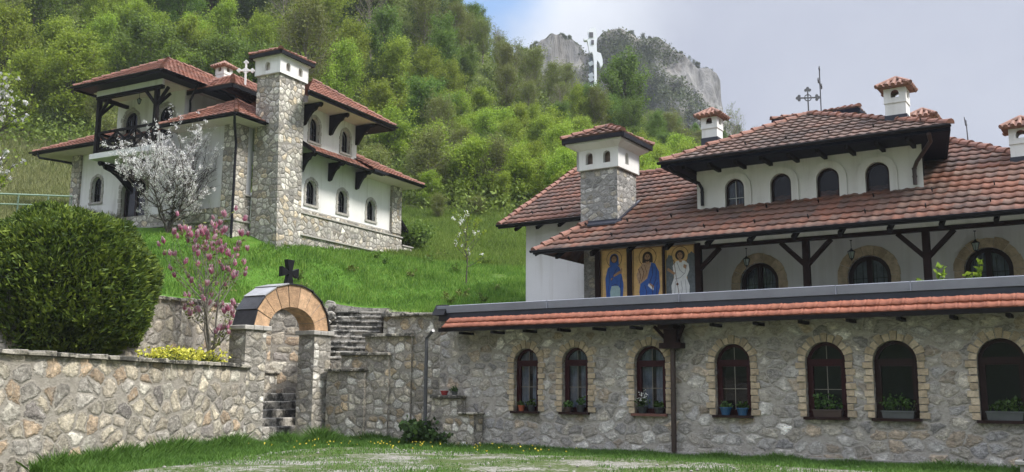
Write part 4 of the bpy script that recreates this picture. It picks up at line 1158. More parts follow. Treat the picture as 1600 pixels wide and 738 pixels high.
# ================================================================ LEFT HOUSE
HO = Vector((-8.93, 36.0, 6.9)); HA = R_(62)
HS = empty('monastery_house', HO, HA, 'white two storey house on the lawn with rubble stone tower and dark wooden balcony', 'house')
def hw(u, v, z=0.0): return Vector((HO.x + u * math.cos(HA) - v * math.sin(HA), HO.y + u * math.sin(HA) + v * math.cos(HA), HO.z + z))
TH = M['tile_house']; HSt = M['house_stone']; WH = M['white']
RV = lambda u0: (lambda p: (u0 + p[1], -p[0], p[2]))     # wall drawn in (a, depth, z) -> plane u = u0, a = -v
# tower
mb = MB()
def taper(mb, a, c, z0, z1):
    vs = [(a[0], a[2], z0), (a[1], a[2], z0), (a[1], a[3], z0), (a[0], a[3], z0), (c[0], c[2], z1), (c[1], c[2], z1), (c[1], c[3], z1), (c[0], c[3], z1)]
    mb.add(vs, [(0, 3, 2, 1), (4, 5, 6, 7), (0, 1, 5, 4), (1, 2, 6, 5), (2, 3, 7, 6), (3, 0, 4, 7)])
taper(mb, (-.06, 1.28, -.06, 1.32), (-.28, 1.2, -.02, 1.12), -0.6, 6.76)
TW = mb.build('tower', HSt, HS)
mb = MB()
a0, a1, b0, b1, za, zb_ = -.36, 1.3, -.1, 1.2, 6.74, 7.4
wall_openings(mb, a0, a1, za, zb_, b0, .1, [(.1, .24, 6.9, 7.25), (.82, .24, 6.9, 7.25)], n=8)
mb.xf = RV(a0); wall_openings(mb, -b1, -b0, za, zb_, 0, .1, [(-.55, .26, 6.9, 7.25)], n=8); mb.xf = None
mb.box(a1 - .05, a1, b0, b1, za, zb_); mb.box(a0, a1, b1 - .05, b1, za, zb_); mb.box(a0, a1, b0 + .1, b1, za, za + .03)
mb.box(a0 - .06, a1 + .06, b0 - .06, b1 + .06, zb_, zb_ + .07)
mb.build('tower_cap', WH, TW)
mb = MB(); mb.box(a0 + .14, a1 - .1, b0 + .14, b1 - .1, za + .03, zb_); mb.build('niche_backing', M['soffit_white'], TW)
hip_roof(HS, a0 - .16, a1 + .16, b0 - .16, b1 + .16, 7.6, 0.5, TH, name='tower_roof', fascia=M['black_metal'], fasc_h=.14, soffit=M['black_metal'], tw=.22, tr=.28, rr=.08)

def house_window(uc, w, zb, zt, v, xf=None, parent=HS, lattice=False):
    f = arch_window(parent, uc, w - .02, zb, zt, v + .14, M['black_metal'], xf=xf, fw=.045, n=10, flat=1.15, transom=False, bars=True, room=.3, barcol=M['iron'])
    brick_surround(f, uc, w, zb, zt, v, M['house_cap'], xf=xf, rng=rng, ring=(.12, .14), bh=.17, flat=1.15, proud=.025, gap=.012)
    s = MB(xf); s.box(uc - w / 2 - .14, uc + w / 2 + .14, v - .05, v + .14, zb - .09, zb); s.build('sill', M['house_cap'], f)
    return f
# right-hand facade: plane v=.25
mb = MB()
LWN = [(2.17, .62, 1.98, 2.98), (4.2, .6, 1.98, 2.95), (6.22, .6, 1.98, 2.9)]
UWN = [(2.22, .58, 4.6, 5.6), (4.27, .56, 4.6, 5.58)]
wall_openings(mb, 1.2, 7.7, 1.68, 4.3, .25, .3, [(u, w, a, c, 1.15) for u, w, a, c in LWN], n=10)
mb.box(7.7, 7.75, .3, 9, 1.6, 4.3)
mb.build('white_wall', WH, HS)
mb = MB(); wall_openings(mb, .8, 5.05, 4.305, 6.4, .25, .3, [(u, w, a, c, 1.15) for u, w, a, c in UWN], n=10)
mb.add([(5.05, .25, 4.3), (5.05, 5, 4.3), (5.05, 5, 6.4), (5.05, .25, 6.4)], [(0, 1, 2, 3)])
mb.build('upper_white_wall', WH, HS)
for u, w, a, c in LWN + UWN: house_window(u, w, a, c, .25)
mb = MB(); mb.box(1.1, 8.42, .1, .8, -.9, 1.5); mb.box(1.1, 8.42, .17, .8, 1.56, 1.68); mb.box(8.42, 9.3, .1, 1.2, -.9, 1.15)
mb.box(7.66, 8.4, .12, .8, 1.68, 3.95); mb.build('stone_base', HSt, HS)
mb = MB(); mb.box(1.1, 8.46, .05, .8, 1.503, 1.557); mb.box(1.3, 7.66, .2, .8, 1.683, 1.74); mb.box(8.46, 9.35, .05, 1.25, 1.153, 1.21); mb.box(1.0, 8.5, .02, .8, .62, .68); mb.build('base_ledge', M['house_cap'], HS)
mb = MB(); mb.box(8.0, 8.4, .9, 6.0, 1.0, 3.8); mb.build('end_wall', WH, HS)
# pent roof between the storeys
pr = tile_slope('pent_roof', [(1.25, -.62, 3.9), (5.75, -.62, 3.9), (5.75, .24, 4.42), (1.25, .24, 4.42)], TH, HS, tw=.22, tr=.26)
mb = MB(); mb.add([(1.25, -.62, 3.84), (5.75, -.62, 3.84), (5.75, .24, 4.34), (1.25, .24, 4.34)], [(0, 1, 2, 3)]); mb.box(1.25, 5.75, -.66, -.6, 3.8, 3.9)
mb.prism([(5.72, -.66, 3.8), (5.72, -.66, 3.98), (5.72, .24, 4.56), (5.72, .24, 4.36)], (.08, 0, 0)); mb.prism([(1.2, -.66, 3.8), (1.2, -.66, 3.98), (1.2, .24, 4.56), (1.2, .24, 4.36)], (.08, 0, 0))
mb.build('fascia', M['dark_wood'], pr)
gutter(pr, (1.2, -.7, 3.87), (5.85, -.7, 3.87), .05)
def bracket(u, v, ztop, out, hgt, name='roof_bracket', xf=None, th=.13):
    """solid carved knee bracket carrying an eave"""
    mb = MB(xf); pts = [(v - .001, ztop), (v - out, ztop), (v - out, ztop - .1), (v - out + .1, ztop - .17), (v - out + .16, ztop - .13), (v - out + .24, ztop - .15), (v - out + .3, ztop - .25)]
    n = 6; x0, z0 = pts[-1]
    for k in range(1, n + 1):
        t = k / n
        pts.append((x0 + (v - .13 - x0) * t ** .75, z0 + (ztop - hgt - z0) * t ** 1.25))
    pts.append((v - .001, ztop - hgt - .04))
    mb.prism([(u - th / 2, a, c) for a, c in pts], (th, 0, 0))
    return mb.build(name, M['dark_wood'], HS)
for u in (1.45, 3.25, 5.1): bracket(u, .25, 3.92 if u > 1.4 else 4, .78, .72)
for u in (1.5, 3.2, 5.0): bracket(u, .25, 5.95, .95, .8)
# upper right roof
UP = (2.8, .95, 7.5)
ur = tile_slope('upper_roof', [(.35, -.92, 6.12), (6.2, -.92, 6.12), UP], TH, HS, tw=.22, tr=.32)
tile_slope('upper_roof', [(6.2, -.92, 6.12), (6.2, 2.9, 6.12), UP], TH, HS, tw=.22, tr=.32)
mb = MB(); mb.poly([(2.8, .97, 7.48), (6.2, 2.9, 6.1), (1.4, 4.9, 6.1)]); mb.build('back_slope', M['ridge'], ur)
mb = MB(); ridge_tiles(mb, (6.2, -.92, 6.12), UP, .09); mb.build('ridge_tiles', M['ridge'], ur)
mb = MB(); mb.prism([(.5, -.86, 5.98), (6.14, -.86, 5.98), (6.14, 2.8, 5.98), (1.5, 2.8, 5.98), (1.32, -.1, 5.98)], (0, 0, .04)); mb.build('soffit', M['soffit_white'], ur)
mb = MB(); mb.box(.35, 6.22, -.96, -.9, 5.92, 6.1); mb.box(6.17, 6.23, -.9, 2.9, 5.92, 6.1); mb.build('fascia', M['black_metal'], ur)
gutter(ur, (.3, -1.02, 6.06), (6.25, -1.02, 6.06), .055)
mb = MB(); mb.box(5.05, 6.1, -.8, .3, 5.9, 5.97); mb.build('eave_beam', M['dark_wood'], ur)
# lower right roof: eave at 3.9
lr = tile_slope('lower_roof', [(4.9, -.75, 3.98), (8.85, -.75, 3.98), (6.2, 3.4, 6.1), (4.9, 3.4, 6.1)], TH, HS, tw=.22, tr=.32)
tile_slope('lower_roof', [(8.85, -.75, 3.98), (8.85, 6, 3.98), (6.2, 3.4, 6.1)], TH, HS, tw=.22, tr=.32)
mb = MB(); ridge_tiles(mb, (8.85, -.75, 3.98), (6.2, 3.4, 6.1), .09); mb.build('ridge_tiles', M['ridge'], lr)
mb = MB(); mb.box(5.1, 8.8, -.7, .25, 3.84, 3.88); mb.box(7.7, 8.8, .25, 5.5, 3.84, 3.88); mb.build('soffit', M['soffit_white'], lr)
mb = MB(); mb.box(5.0, 8.88, -.8, -.75, 3.85, 3.97); mb.box(8.83, 8.88, -.75, 6, 3.85, 3.97); mb.build('fascia', M['black_metal'], lr)
gutter(lr, (5.9, -.86, 3.94), (8.9, -.86, 3.94), .05)
# small side roof at the far right end
mb = MB(); mb.prism([(8.5, .4, 2.75), (9.4, .4, 2.05), (9.4, .4, 1.93), (8.5, .4, 2.6)], (0, 2.0, 0)); mb.build('side_canopy', M['dark_wood'], HS)
mb = MB(); mb.box(8.5, 8.9, .7, 2.2, 1.2, 2.5); mb.build('annex_wall', WH, HS)

# --- entrance wing in front of the tower's left side
mb = MB()
mb.box(-1.0, -.35, 1.35, 2.0, -.6, 4.72); pw = mb.build('stone_pillar', HSt, HS)
mb = MB(); mb.box(-.4, -.02, 1.42, 1.9, 2.0, 4.72); mb.box(-.93, -.1, 2.0, 6.0, 1.5, 4.72); mb.build('wing_wall', M['white_dim'], HS)
mb = MB(); mb.box(-.36, -.02, 1.38, 1.95, -.6, 1.98); mb.box(-1.04, -.1, 1.99, 7.0, -.6, 1.48); mb.build('wing_base', HSt, HS)
mb = MB(); mb.box(-1.12, -.9, 1.3, 7.05, .93, 1.0); mb.box(-1.04, 0, 1.3, 1.36, .93, 1.0); mb.box(-.42, -.0, 1.32, 1.9, 1.985, 2.05); mb.build('base_ledge', M['house_cap'], HS)
wr = hip_roof(HS, -1.82, 2.6, .62, 4.62, 4.86, .62, TH, name='wing_roof', fascia=M['black_metal'], fasc_h=.12, soffit=M['soffit_white'], tw=.22, tr=.32, rr=.09)
gutter(wr, (-1.93, .55, 4.8), (-1.93, 4.6, 4.8), .05)
gutter(wr, (-1.9, .52, 4.8), (.0, .52, 4.8), .05)
downpipe(HS, [(-1.9, .62, 4.7), (-1.75, .75, 4.45), (-1.12, 1.28, 4.1), (-1.08, 1.28, 3.9), (-1.08, 1.28, .1)], .05, M['gutter'], clamps=(3.5, 1.9, .6))
# centre gable roof with white cross
cg = hip_roof(HS, -.3, 4.0, 2.4, 5.6, 6.7, .62, TH, name='centre_roof', fascia=M['black_metal'], tw=.22, tr=.32, rr=.09)
roof_cross(HS, .9, 2.9, 6.95, 1.05, .55, M['white'], R_(-62), .07, trefoil=True)
# --- upper left block with balcony
mb = MB(xf=RV(-.4)); DO = [(-8.0, .85, 3.95, 6.2), (-5.95, .85, 3.95, 6.2)]
wall_openings(mb, -8.85, -4.9, 3.9, 6.8, 0, .3, DO, n=12)
mb.xf = None
mb.box(-.38, 4.6, 4.9, 5.1, 4.5, 6.8); mb.box(-.38, 4.6, 8.65, 8.84, 3.9, 6.8)
mb.build('balcony_wall', WH, HS)
for a, w, zb, zt in DO:
    f = arch_window(HS, a, w - .02, zb, zt - .01, .12, M['black_metal'], xf=RV(-.4), name='balcony_door', transom=False, mull=True, fw=.08, bars=False)
    brick_surround(f, a, w, zb, zt, 0, M['house_cap'], xf=RV(-.4), rng=rng, ring=(.13, .17), bh=.2, proud=.03)
mb = MB(); mb.box(-2.0, -.41, 4.55, 8.4, 3.82, 4.04); BAL = mb.build('balcony', M['white_dim'], HS)
for v in (8.25, 4.92):
    mb = MB(); mb.box(-1.88, -1.72, v - .08, v + .08, 4.045, 6.36); mb.build('post', M['dark_wood'], BAL)
mb = MB(); mb.box(-1.88, -1.72, 4.6, 8.4, 6.363, 6.5); mb.box(-1.72, -.4, 8.17, 8.33, 6.363, 6.5); mb.build('beam', M['dark_wood'], BAL)
mb = MB(); mb.box(-1.86, -1.74, 4.6, 8.4, 6.503, 6.74); mb.build('frieze_board', M['white_dim'], BAL)
for v, s_ in ((8.25, -1), (4.92, 1), (4.92, -1)):
    mb = MB(); mb.bar((-1.8, v + s_ * .05, 5.75), (-1.8, v + s_ * .62, 6.36), .1, .1); mb.build('brace', M['dark_wood'], BAL)
mb = MB(); mb.bar((-1.72, 8.25, 5.75), (-1.15, 8.25, 6.36), .1, .1); mb.build('brace', M['dark_wood'], BAL)
mb = MB(); mb.bar((-1.72, 4.92, 5.75), (-1.15, 4.92, 6.36), .1, .1); mb.build('brace', M['dark_wood'], BAL)
mb = MB()
mb.box(-1.85, -1.75, 5.0, 8.17, 4.9, 4.99); mb.box(-1.84, -1.76, 5.0, 8.17, 4.14, 4.22)
for v in np.linspace(5.0, 8.17, 4)[1:-1]: mb.box(-1.84, -1.76, v - .05, v + .05, 4.22, 4.9)
vs_ = np.linspace(5.0, 8.17, 4)
for a, c in zip(vs_[:-1], vs_[1:]):
    mb.bar((-1.83, a + .04, 4.24), (-1.83, c - .04, 4.88), .09, .05, up=(1, 0, 0)); mb.bar((-1.77, a + .04, 4.88), (-1.77, c - .04, 4.24), .09, .05, up=(1, 0, 0))
mb.box(-1.72, -.45, 8.2, 8.3, 4.9, 4.99); mb.bar((-1.7, 8.25, 4.24), (-.5, 8.25, 4.88), .06, .09); mb.bar((-1.7, 8.24, 4.88), (-.5, 8.24, 4.24), .06, .09)
mb.box(-1.72, -.45, 4.85, 4.95, 4.9, 4.99); mb.bar((-1.7, 4.9, 4.24), (-.5, 4.9, 4.88), .06, .09)
mb.build('railing', M['dark_wood'], BAL)
for v in (8.2, 6.4):

    bracket(-v, 0, 3.8, 1.75, 1.0, 'balcony_bracket', xf=RV(.08), th=.14)
ul = hip_roof(HS, -2.42, 4.6, 4.05, 9.1, 6.9, .62, TH, name='left_roof', fascia=M['black_metal'], fasc_h=.16, tw=.22, tr=.32, rr=.09)
mb = MB(); mb.box(-1.7, 4.0, 4.7, 8.8, 6.74, 6.78); mb.build('ceiling', M['soffit_white'], ul)
mb = MB(); mb.box(-2.38, 4.5, 4.1, 9.05, 6.785, 6.82); mb.build('soffit', M['black_metal'], ul)
gutter(ul, (-2.53, 4.0, 6.84), (-2.53, 9.15, 6.84), .055); gutter(ul, (-2.5, 3.95, 6.86), (1.4, 3.95, 6.86), .055)
downpipe(HS, [(-.6, 3.98, 6.78), (-.6, 4.1, 6.6), (-.2, 4.8, 6.3), (-.15, 4.83, 6.1), (-.15, 4.83, 5.3)], .045, M['gutter'])
lantern(hw(-1.1, 6.75, 6.74), 'small black lantern hanging over the wooden balcony of the left house', .55, None)
# chimney on the left roof
hc = small_chimney(3.05, 6.3, 8.2, 9.35, .5); hc.parent = HS
# lower left part
mb = MB(xf=RV(.1)); wall_openings(mb, -11.9, -6.0, 1.0, 4.85, 0, .3, [(-10.45, .6, 2.6, 3.72, 1.15), (-8.1, 1.5, 1.4, 3.5, .9)], n=12); mb.xf = None
mb.box(.12, 6, 11.7, 11.85, 1.0, 4.8); mb.build('left_wall', WH, HS)
house_window(-10.45, .6, 2.6, 3.72, 0, xf=RV(.1))
f = arch_window(HS, -8.1, 1.46, 1.42, 3.48, .15, M['brown_frame'], xf=RV(.1), name='entrance_door', transom=False, mull=True, fw=.1, flat=.9, bars=False)
brick_surround(f, -8.1, 1.5, 1.4, 3.5, 0, M['house_cap'], xf=RV(.1), rng=rng, ring=(.16, .2), bh=.2, flat=.9, proud=.03)
mb = MB(); mb.box(-.05, .5, 6.5, 12.0, -.5, 1.75); mb.box(-.02, .5, 11.5, 12.05, 1.75, 4.8); mb.build('left_base', HSt, HS)
mb = MB(); mb.box(-.1, .5, 9.2, 12.05, 1.753, 1.83); mb.build('base_ledge', M['house_cap'], HS)
ll = tile_slope('left_lower_roof', [(-.85, 13.6, 4.98), (-.85, 6.0, 4.98), (3.0, 6.0, 7.0), (3.0, 10.5, 7.0)], TH, HS, tw=.22, tr=.32)
mb = MB(); ridge_tiles(mb, (-.85, 13.6, 4.98), (3.0, 10.5, 7.0), .08); mb.build('ridge_tiles', M['ridge'], ll)
mb = MB(); mb.box(-.8, .1, 6.0, 13.5, 4.8, 4.84); mb.box(.1, 4, 11.8, 13.5, 4.8, 4.84); mb.build('soffit', M['soffit_white'], ll)
mb = MB(); mb.box(-.9, -.85, 6, 13.62, 4.82, 4.97); mb.box(-.85, 4, 13.58, 13.63, 4.82, 4.97); mb.build('fascia', M['black_metal'], ll)
gutter(ll, (-.97, 8.0, 4.93), (-.97, 13.7, 4.93), .055)
downpipe(HS, [(-.95, 13.2, 4.85), (-.9, 13.1, 4.65), (.0, 12.1, 4.5), (.02, 12.0, 4.35)], .05, M['gutter'])
# ================================================================ TERRAIN
nrng = np.random.default_rng(7)
def smooth_noise(x, y, s, seed=0.0):
    return mnoise.noise(Vector((x * s + seed, y * s - seed, seed * .37)))
CP = []
def cpt(px, py, Y, dz=0.0):
    p = at(px, py, Y); CP.append((p.x, p.y, p.z + dz))
for a in ((236, 466, 24), (300, 470, 26.5), (365, 476, 29), (430, 480, 31), (520, 481, 32.8), (590, 481, 33.3), (640, 488, 30.5), (690, 492, 29), (815, 476, 33), (820, 440, 38),
          (345, 352, 37.2), (432, 386, 35.9), (540, 392, 40), (640, 400, 43.8), (250, 356, 38.5), (120, 335, 41), (0, 338, 38), (-120, 330, 38), (200, 420, 31), (100, 400, 31), (-60, 400, 30),
          (725, 445, 36.5), (650, 346, 53), (740, 342, 54), (820, 346, 53), (900, 340, 55), (1100, 420, 50),
          (0, 215, 62), (110, 200, 66), (-150, 210, 62), (300, 200, 68)): cpt(*a)
CP += [(x, 103 + 0.04 * abs(x), z) for x, z in ((-75, 58), (-45, 54), (-25, 50), (-14, 47), (-7, 42.5))]
for a in ((755, 85, 104), (800, 150, 110), (850, 190, 113), (900, 205, 115), (1000, 222, 117), (1080, 232, 119), (1150, 240, 120), (1220, 245, 122), (1320, 270, 126), (1500, 320, 130), (1800, 380, 135)): cpt(*a)
for a in ((700, 250, 75), (850, 262, 78), (1000, 285, 80), (1150, 300, 82), (1350, 350, 80), (400, 110, 80), (550, 120, 82)): cpt(*a)
CP += [(30, 60, 9), (45, 60, 10), (20, 45, 5), (12, 42, 4.5), (60, 30, 5), (8, 36, 4), (30, 32, 3)]
CPa = np.array(CP)
def tps_fit(P, lam=0.6):
    X = P[:, :2]; n = len(X)
    d2 = ((X[:, None] - X[None]) ** 2).sum(-1) + 1e-9
    K = d2 * np.log(d2) * .5 + lam * np.eye(n)
    A = np.zeros((n + 3, n + 3)); A[:n, :n] = K; A[:n, n] = 1; A[:n, n + 1:] = X; A[n, :n] = 1; A[n + 1:, :n] = X.T
    bb = np.zeros(n + 3); bb[:n] = P[:, 2]
    return np.linalg.solve(A, bb)
TPW = tps_fit(CPa)
def T(x, y):
    x = np.asarray(x, float); y = np.asarray(y, float)
    d2 = (x[..., None] - CPa[:, 0]) ** 2 + (y[..., None] - CPa[:, 1]) ** 2 + 1e-9
    z = (d2 * np.log(d2) * .5) @ TPW[:len(CPa)] + TPW[-3] + TPW[-2] * x + TPW[-1] * y
    # beyond the ridge the hill falls away
    yr = 112 + 0.08 * x
    over = np.clip(y - yr, 0, None)
    return z - over * 0.55 - over ** 2 * .006
Y0P = [(-90, 8), (-14, 18.4), (-9.45, 23.2), (-8.75, 28.9), (-7.9, 31.0), (-6.22, 31.6), (-6.2, 33.2), (-4.22, 33.2), (-3.75, 29.9), (-2.0, 28.85), (0.15, 30.4), (0.7, 31), (4, 34), (22, 26), (60, 20), (110, 15)]
def y0(x): return np.interp(x, [a for a, _ in Y0P], [c for _, c in Y0P])
xs = np.unique(np.concatenate([np.linspace(-90, -24, 40), np.linspace(-24, 10, 160), np.linspace(10, 110, 60), [-6.22, -6.2, -4.22, -4.2]]))
ts = np.concatenate([np.linspace(0, .2, 60)[:-1], np.linspace(.2, 1, 110)])
Xg, Tg = np.meshgrid(xs, ts)
Yg = y0(Xg) + (175 - y0(Xg)) * Tg
Zg = T(Xg, Yg)
bumps = np.array([[smooth_noise(x, y, .35, 2) * .10 + smooth_noise(x, y, .09, 5) * .3 * min(1, max(0, (y - 48) / 10)) + smooth_noise(x, y, 1.6, 8) * .04 for x, y in zip(r1_, r2_)] for r1_, r2_ in zip(Xg, Yg)])
Zg = Zg + bumps * np.clip((Tg - .003) * 60, 0, 1)
m, b, p, o = newmat('hillside_cover')
pos = b.n('ShaderNodeTexCoord').outputs['Object']
sx = b.n('ShaderNodeSeparateXYZ', i_Vector=pos)
n1 = b.noise(pos, .35, 6, .65); n2 = b.noise(pos, 3.0, 6, .7); n3 = b.noise(pos, 14, 4, .7)
lawn = b.ramp(n2, [(.3, (.06, .13, .015)), (.55, (.09, .19, .025)), (.75, (.13, .2, .035))])
mead = b.ramp(n2, [(.25, (.06, .1, .025)), (.45, (.10, .165, .03)), (.7, (.14, .2, .045))])
soil = b.ramp(n3, [(.3, (.04, .055, .015)), (.7, (.11, .14, .03))])
mead = b.mix(b.ramp(b.noise(pos, 1.2, 6, .75), [(.52, 0.0), (.66, .5)]), mead, (.13, .11, .07))
wy = b.math('ADD', sx.outputs[1], b.math('MULTIPLY', b.math('SUBTRACT', n1, .5), 9))
far = b.n('ShaderNodeMapRange', i_0=b.math('MULTIPLY_ADD', sx.outputs[0], -.35, wy), i_1=38.0, i_2=41.0, i_3=0.0, i_4=1.0).outputs[0]
fl = b.n('ShaderNodeMapRange', i_0=wy, i_1=52.5, i_2=54.5, i_3=0.0, i_4=1.0).outputs[0]
lf = b.n('ShaderNodeMapRange', i_0=wy, i_1=46.0, i_2=49.0, i_3=0.0, i_4=1.0).outputs[0]
c = b.mix(lf, lawn, mead)
c = b.mix(b.n('ShaderNodeMapRange', i_0=b.math('MULTIPLY_ADD', sx.outputs[0], .9, wy), i_1=34.5, i_2=39.5, i_3=0.0, i_4=1.0).outputs[0], c, mead)
dl = b.n('ShaderNodeMapRange', i_0=b.math('MULTIPLY_ADD', b.math('SUBTRACT', n1, .5), 10, sx.outputs[0]), i_1=-26.0, i_2=-19.0, i_3=.75, i_4=0.0).outputs[0]
c = b.mix(dl, c, (.19, .17, .1))
c = b.mix(fl, c, soil)
b.put(p, 'Base Color', c); b.put(p, 'Roughness', .95); b.put(p, 'Specular IOR Level', .1)
bump(b, p, b.math('ADD', n2, n3), .08)
M['hill'] = m
P = np.stack([Xg, Yg, Zg], -1)
hill = grid_mesh('hillside', P, M['hill']); tag(hill, kind='structure')
# near skirt of the terrain (vertical cut behind the walls)
mb = MB()
for i in range(len(xs) - 1):
    mb.add([(xs[i], y0(xs[i]), 0.5), (xs[i + 1], y0(xs[i + 1]), 0.5), (xs[i + 1], y0(xs[i + 1]), Zg[0, i + 1]), (xs[i], y0(xs[i]), Zg[0, i])], [(0, 1, 2, 3)])
sk_ = mb.build('earth_bank', M['step_stone']); tag(sk_, kind='structure')

# planting bed between the two walls
mb = MB()
bed = [(-10.6, 9.5), (-9.35, 16.7), (-7.55, 25.6), (-8.6, 28.2), (-9.1, 28.8), (-9.7, 23.2), (-14, 18.9), (-30, 14), (-30, 8)]
mb.add([(x, y, 2.0) for x, y in bed], [tuple(range(len(bed)))])
bo = mb.build('planting_bed', plain('bed_soil', (.06, .05, .03), .95, .4, 3, .03)); tag(bo, kind='structure')

# yard: one sheet to the horizon
m, b, p, o = newmat('yard_ground')
pos = b.n('ShaderNodeTexCoord').outputs['Object']
n1 = b.noise(pos, .55, 7, .7); n2 = b.noise(pos, 9, 6, .75); n3 = b.noise(pos, 60, 3, .6)
vo = b.n('ShaderNodeTexVoronoi', i_Vector=pos, i_Scale=28.0)
grav = b.mix(.55, b.ramp(n2, [(.3, (.16, .145, .12)), (.7, (.34, .32, .27))]), b.ramp(b.n('ShaderNodeSeparateColor', i_Color=vo.outputs['Color']).outputs[0], [(0, (.14, .13, .11)), (1, (.42, .4, .36))]))
gr = b.ramp(n2, [(.3, (.05, .075, .022)), (.7, (.11, .135, .045))])
msk = b.ramp(b.math('ADD', n1, b.math('MULTIPLY', b.math('SUBTRACT', n2, .5), .7)), [(.49, 1.0), (.57, 0.0)])
b.put(p, 'Base Color', b.mix(msk, grav, gr)); b.put(p, 'Roughness', .95); b.put(p, 'Specular IOR Level', .15)
bump(b, p, b.math('ADD', vo.outputs['Distance'], n2), .03)
xs2 = np.concatenate([[-1500, -300], np.linspace(-40, 40, 100), [300, 1500]]); ys2 = np.concatenate([[-1500, -200, -20], np.linspace(0, 34, 60), [60, 300, 1500]])
Xy, Yy = np.meshgrid(xs2, ys2)
Zy = np.array([[(smooth_noise(x, y, .4, 1) * .05 if abs(x) < 41 and -1 < y < 35 else 0.) for x, y in zip(a, c_)] for a, c_ in zip(Xy, Yy)])
yd = grid_mesh('ground', np.stack([Xy, Yy, Zy], -1), m); tag(yd, kind='structure')

# ================================================================ MOUNTAIN behind the wooded hill
MY = 270.0
prof = [(740, 175), (790, 110), (812, 84), (835, 66), (858, 56), (874, 51), (892, 55), (906, 64), (914, 76), (922, 75), (934, 59), (950, 52), (972, 47), (995, 50), (1020, 58), (1038, 68), (1052, 80), (1070, 84), (1088, 98), (1104, 106), (1118, 116), (1125, 130), (1127, 146), (1128, 172), (1140, 186), (1158, 200), (1178, 222), (1240, 255), (1330, 300)]
px_ = [a for a, _ in prof]; py_ = [c for _, c in prof]
nx, nz = 260, 110
P = np.zeros((nz, nx, 3))
for i in range(nx):
    px = px_[0] + (px_[-1] - px_[0]) * i / (nx - 1)
    top = at(px, np.interp(px, px_, py_), MY); x = top.x
    zt_ = top.z + smooth_noise(x, 0, .12, 3) * 2.2 + smooth_noise(x, 0, .5, 9) * .9
    for k in range(nz):
        t = k / (nz - 1)
        z = 18 + (zt_ - 18) * min(1, t / .86)
        # steep cliff in the upper part with buttresses, ledges and gullies; gentler foot
        back = 0.0
        if t < .86:
            s = t / .86; y = MY - 70 * (1 - s) ** 1.5 * (1 if s < .5 else 1) 
        else:
            s = (t - .86) / .14; y = MY + 3 + s * 60; z = zt_ - (s ** 1.5) * 60
        v = Vector((x, y, z))
        amp = 1.0 if t < .86 else max(0, 1 - s * 2)
        d = mnoise.fractal(Vector((x * .045, z * .02, 2.3)), 0.9, 2.1, 6) * 9 + mnoise.fractal(Vector((x * .16, z * .06, 7.3)), .8, 2.1, 5) * 3.2
        led = math.sin(z * .35 + 3 * smooth_noise(x, z, .05, 4)) * 1.4
        taper_ = min(1, (1 - s) * 4) if t < .86 else amp
        P[k, i] = (x, y - (d * 1.25 + led) * amp * max(.25, taper_ if t < .86 else amp), z)
m, b, p, o = newmat('cliff')
pos = b.n('ShaderNodeTexCoord').outputs['Object']; geo = b.n('ShaderNodeNewGeometry')
st = b.n('ShaderNodeMapping', i_Vector=pos, i_Scale=(1, .6, .28))
r1_ = b.noise(st.outputs[0], .35, 9, .72, .6); r2_ = b.noise(pos, .06, 6, .6)
rock = b.ramp(r1_, [(.34, (.09, .088, .085)), (.47, (.2, .196, .185)), (.66, (.34, .33, .31))])
rock = b.mix(b.ramp(b.noise(st.outputs[0], .12, 5, .6), [(.5, 0.), (.7, .5)]), rock, (.3, .26, .2))
green = b.ramp(b.noise(pos, .5, 6, .7), [(.3, (.03, .042, .018)), (.7, (.08, .09, .045))])
nz_ = b.n('ShaderNodeSeparateXYZ', i_Vector=geo.outputs['Normal']).outputs[2]
mk = b.math('ADD', b.math('MULTIPLY', nz_, .55), b.math('MULTIPLY', b.math('SUBTRACT', r2_, .5), 3.2))
mk = b.math('ADD', mk, b.math('MULTIPLY', b.math('SUBTRACT', r1_, .5), .8))
sxm = b.n('ShaderNodeSeparateXYZ', i_Vector=pos).outputs[0]
vg1 = b.n('ShaderNodeMapRange', interpolation_type='SMOOTHSTEP', i_0=sxm, i_1=21.0, i_2=27.0, i_3=-.35, i_4=.0).outputs[0]
vg2 = b.n('ShaderNodeMapRange', interpolation_type='SMOOTHSTEP', i_0=sxm, i_1=36.0, i_2=50.0, i_3=0.0, i_4=-.6).outputs[0]
mk = b.math('ADD', mk, b.math('ADD', vg1, vg2))
b.put(p, 'Base Color', b.mix(b.ramp(mk, [(.02, 0.), (.16, 1.)]), rock, green)); b.put(p, 'Roughness', .95); b.put(p, 'Specular IOR Level', .1)
bump(b, p, r1_, 2.0)
mt = grid_mesh('mountain', P, m, smooth=True); tag(mt, kind='structure')

# ================================================================ VEGETATION
def rot_frames(n, rng_, up=0.0):
    """random orthonormal pairs"""
    a = rng_.normal(size=(n, 3)); a[:, 2] += up; a /= np.linalg.norm(a, axis=1)[:, None]
    c = rng_.normal(size=(n, 3)); c -= (c * a).sum(1)[:, None] * a; c /= np.linalg.norm(c, axis=1)[:, None]
    return a, c
def leaf_quads(C, size, rng_, asp=1.6, up=0.0, axis=None):
    """diamond leaves at centres C"""
    n = len(C); a, c = rot_frames(n, rng_, up)
    if axis is not None:
        a = axis / (np.linalg.norm(axis, axis=1)[:, None] + 1e-9); c = rng_.normal(size=(n, 3)); c -= (c * a).sum(1)[:, None] * a; c /= np.linalg.norm(c, axis=1)[:, None]
    s = (size * rng_.uniform(.6, 1.35, n))[:, None]
    return np.stack([C - a * s * asp / 2, C + c * s / 2 - a * s * .1, C + a * s * asp / 2, C - c * s / 2 - a * s * .1], 1)

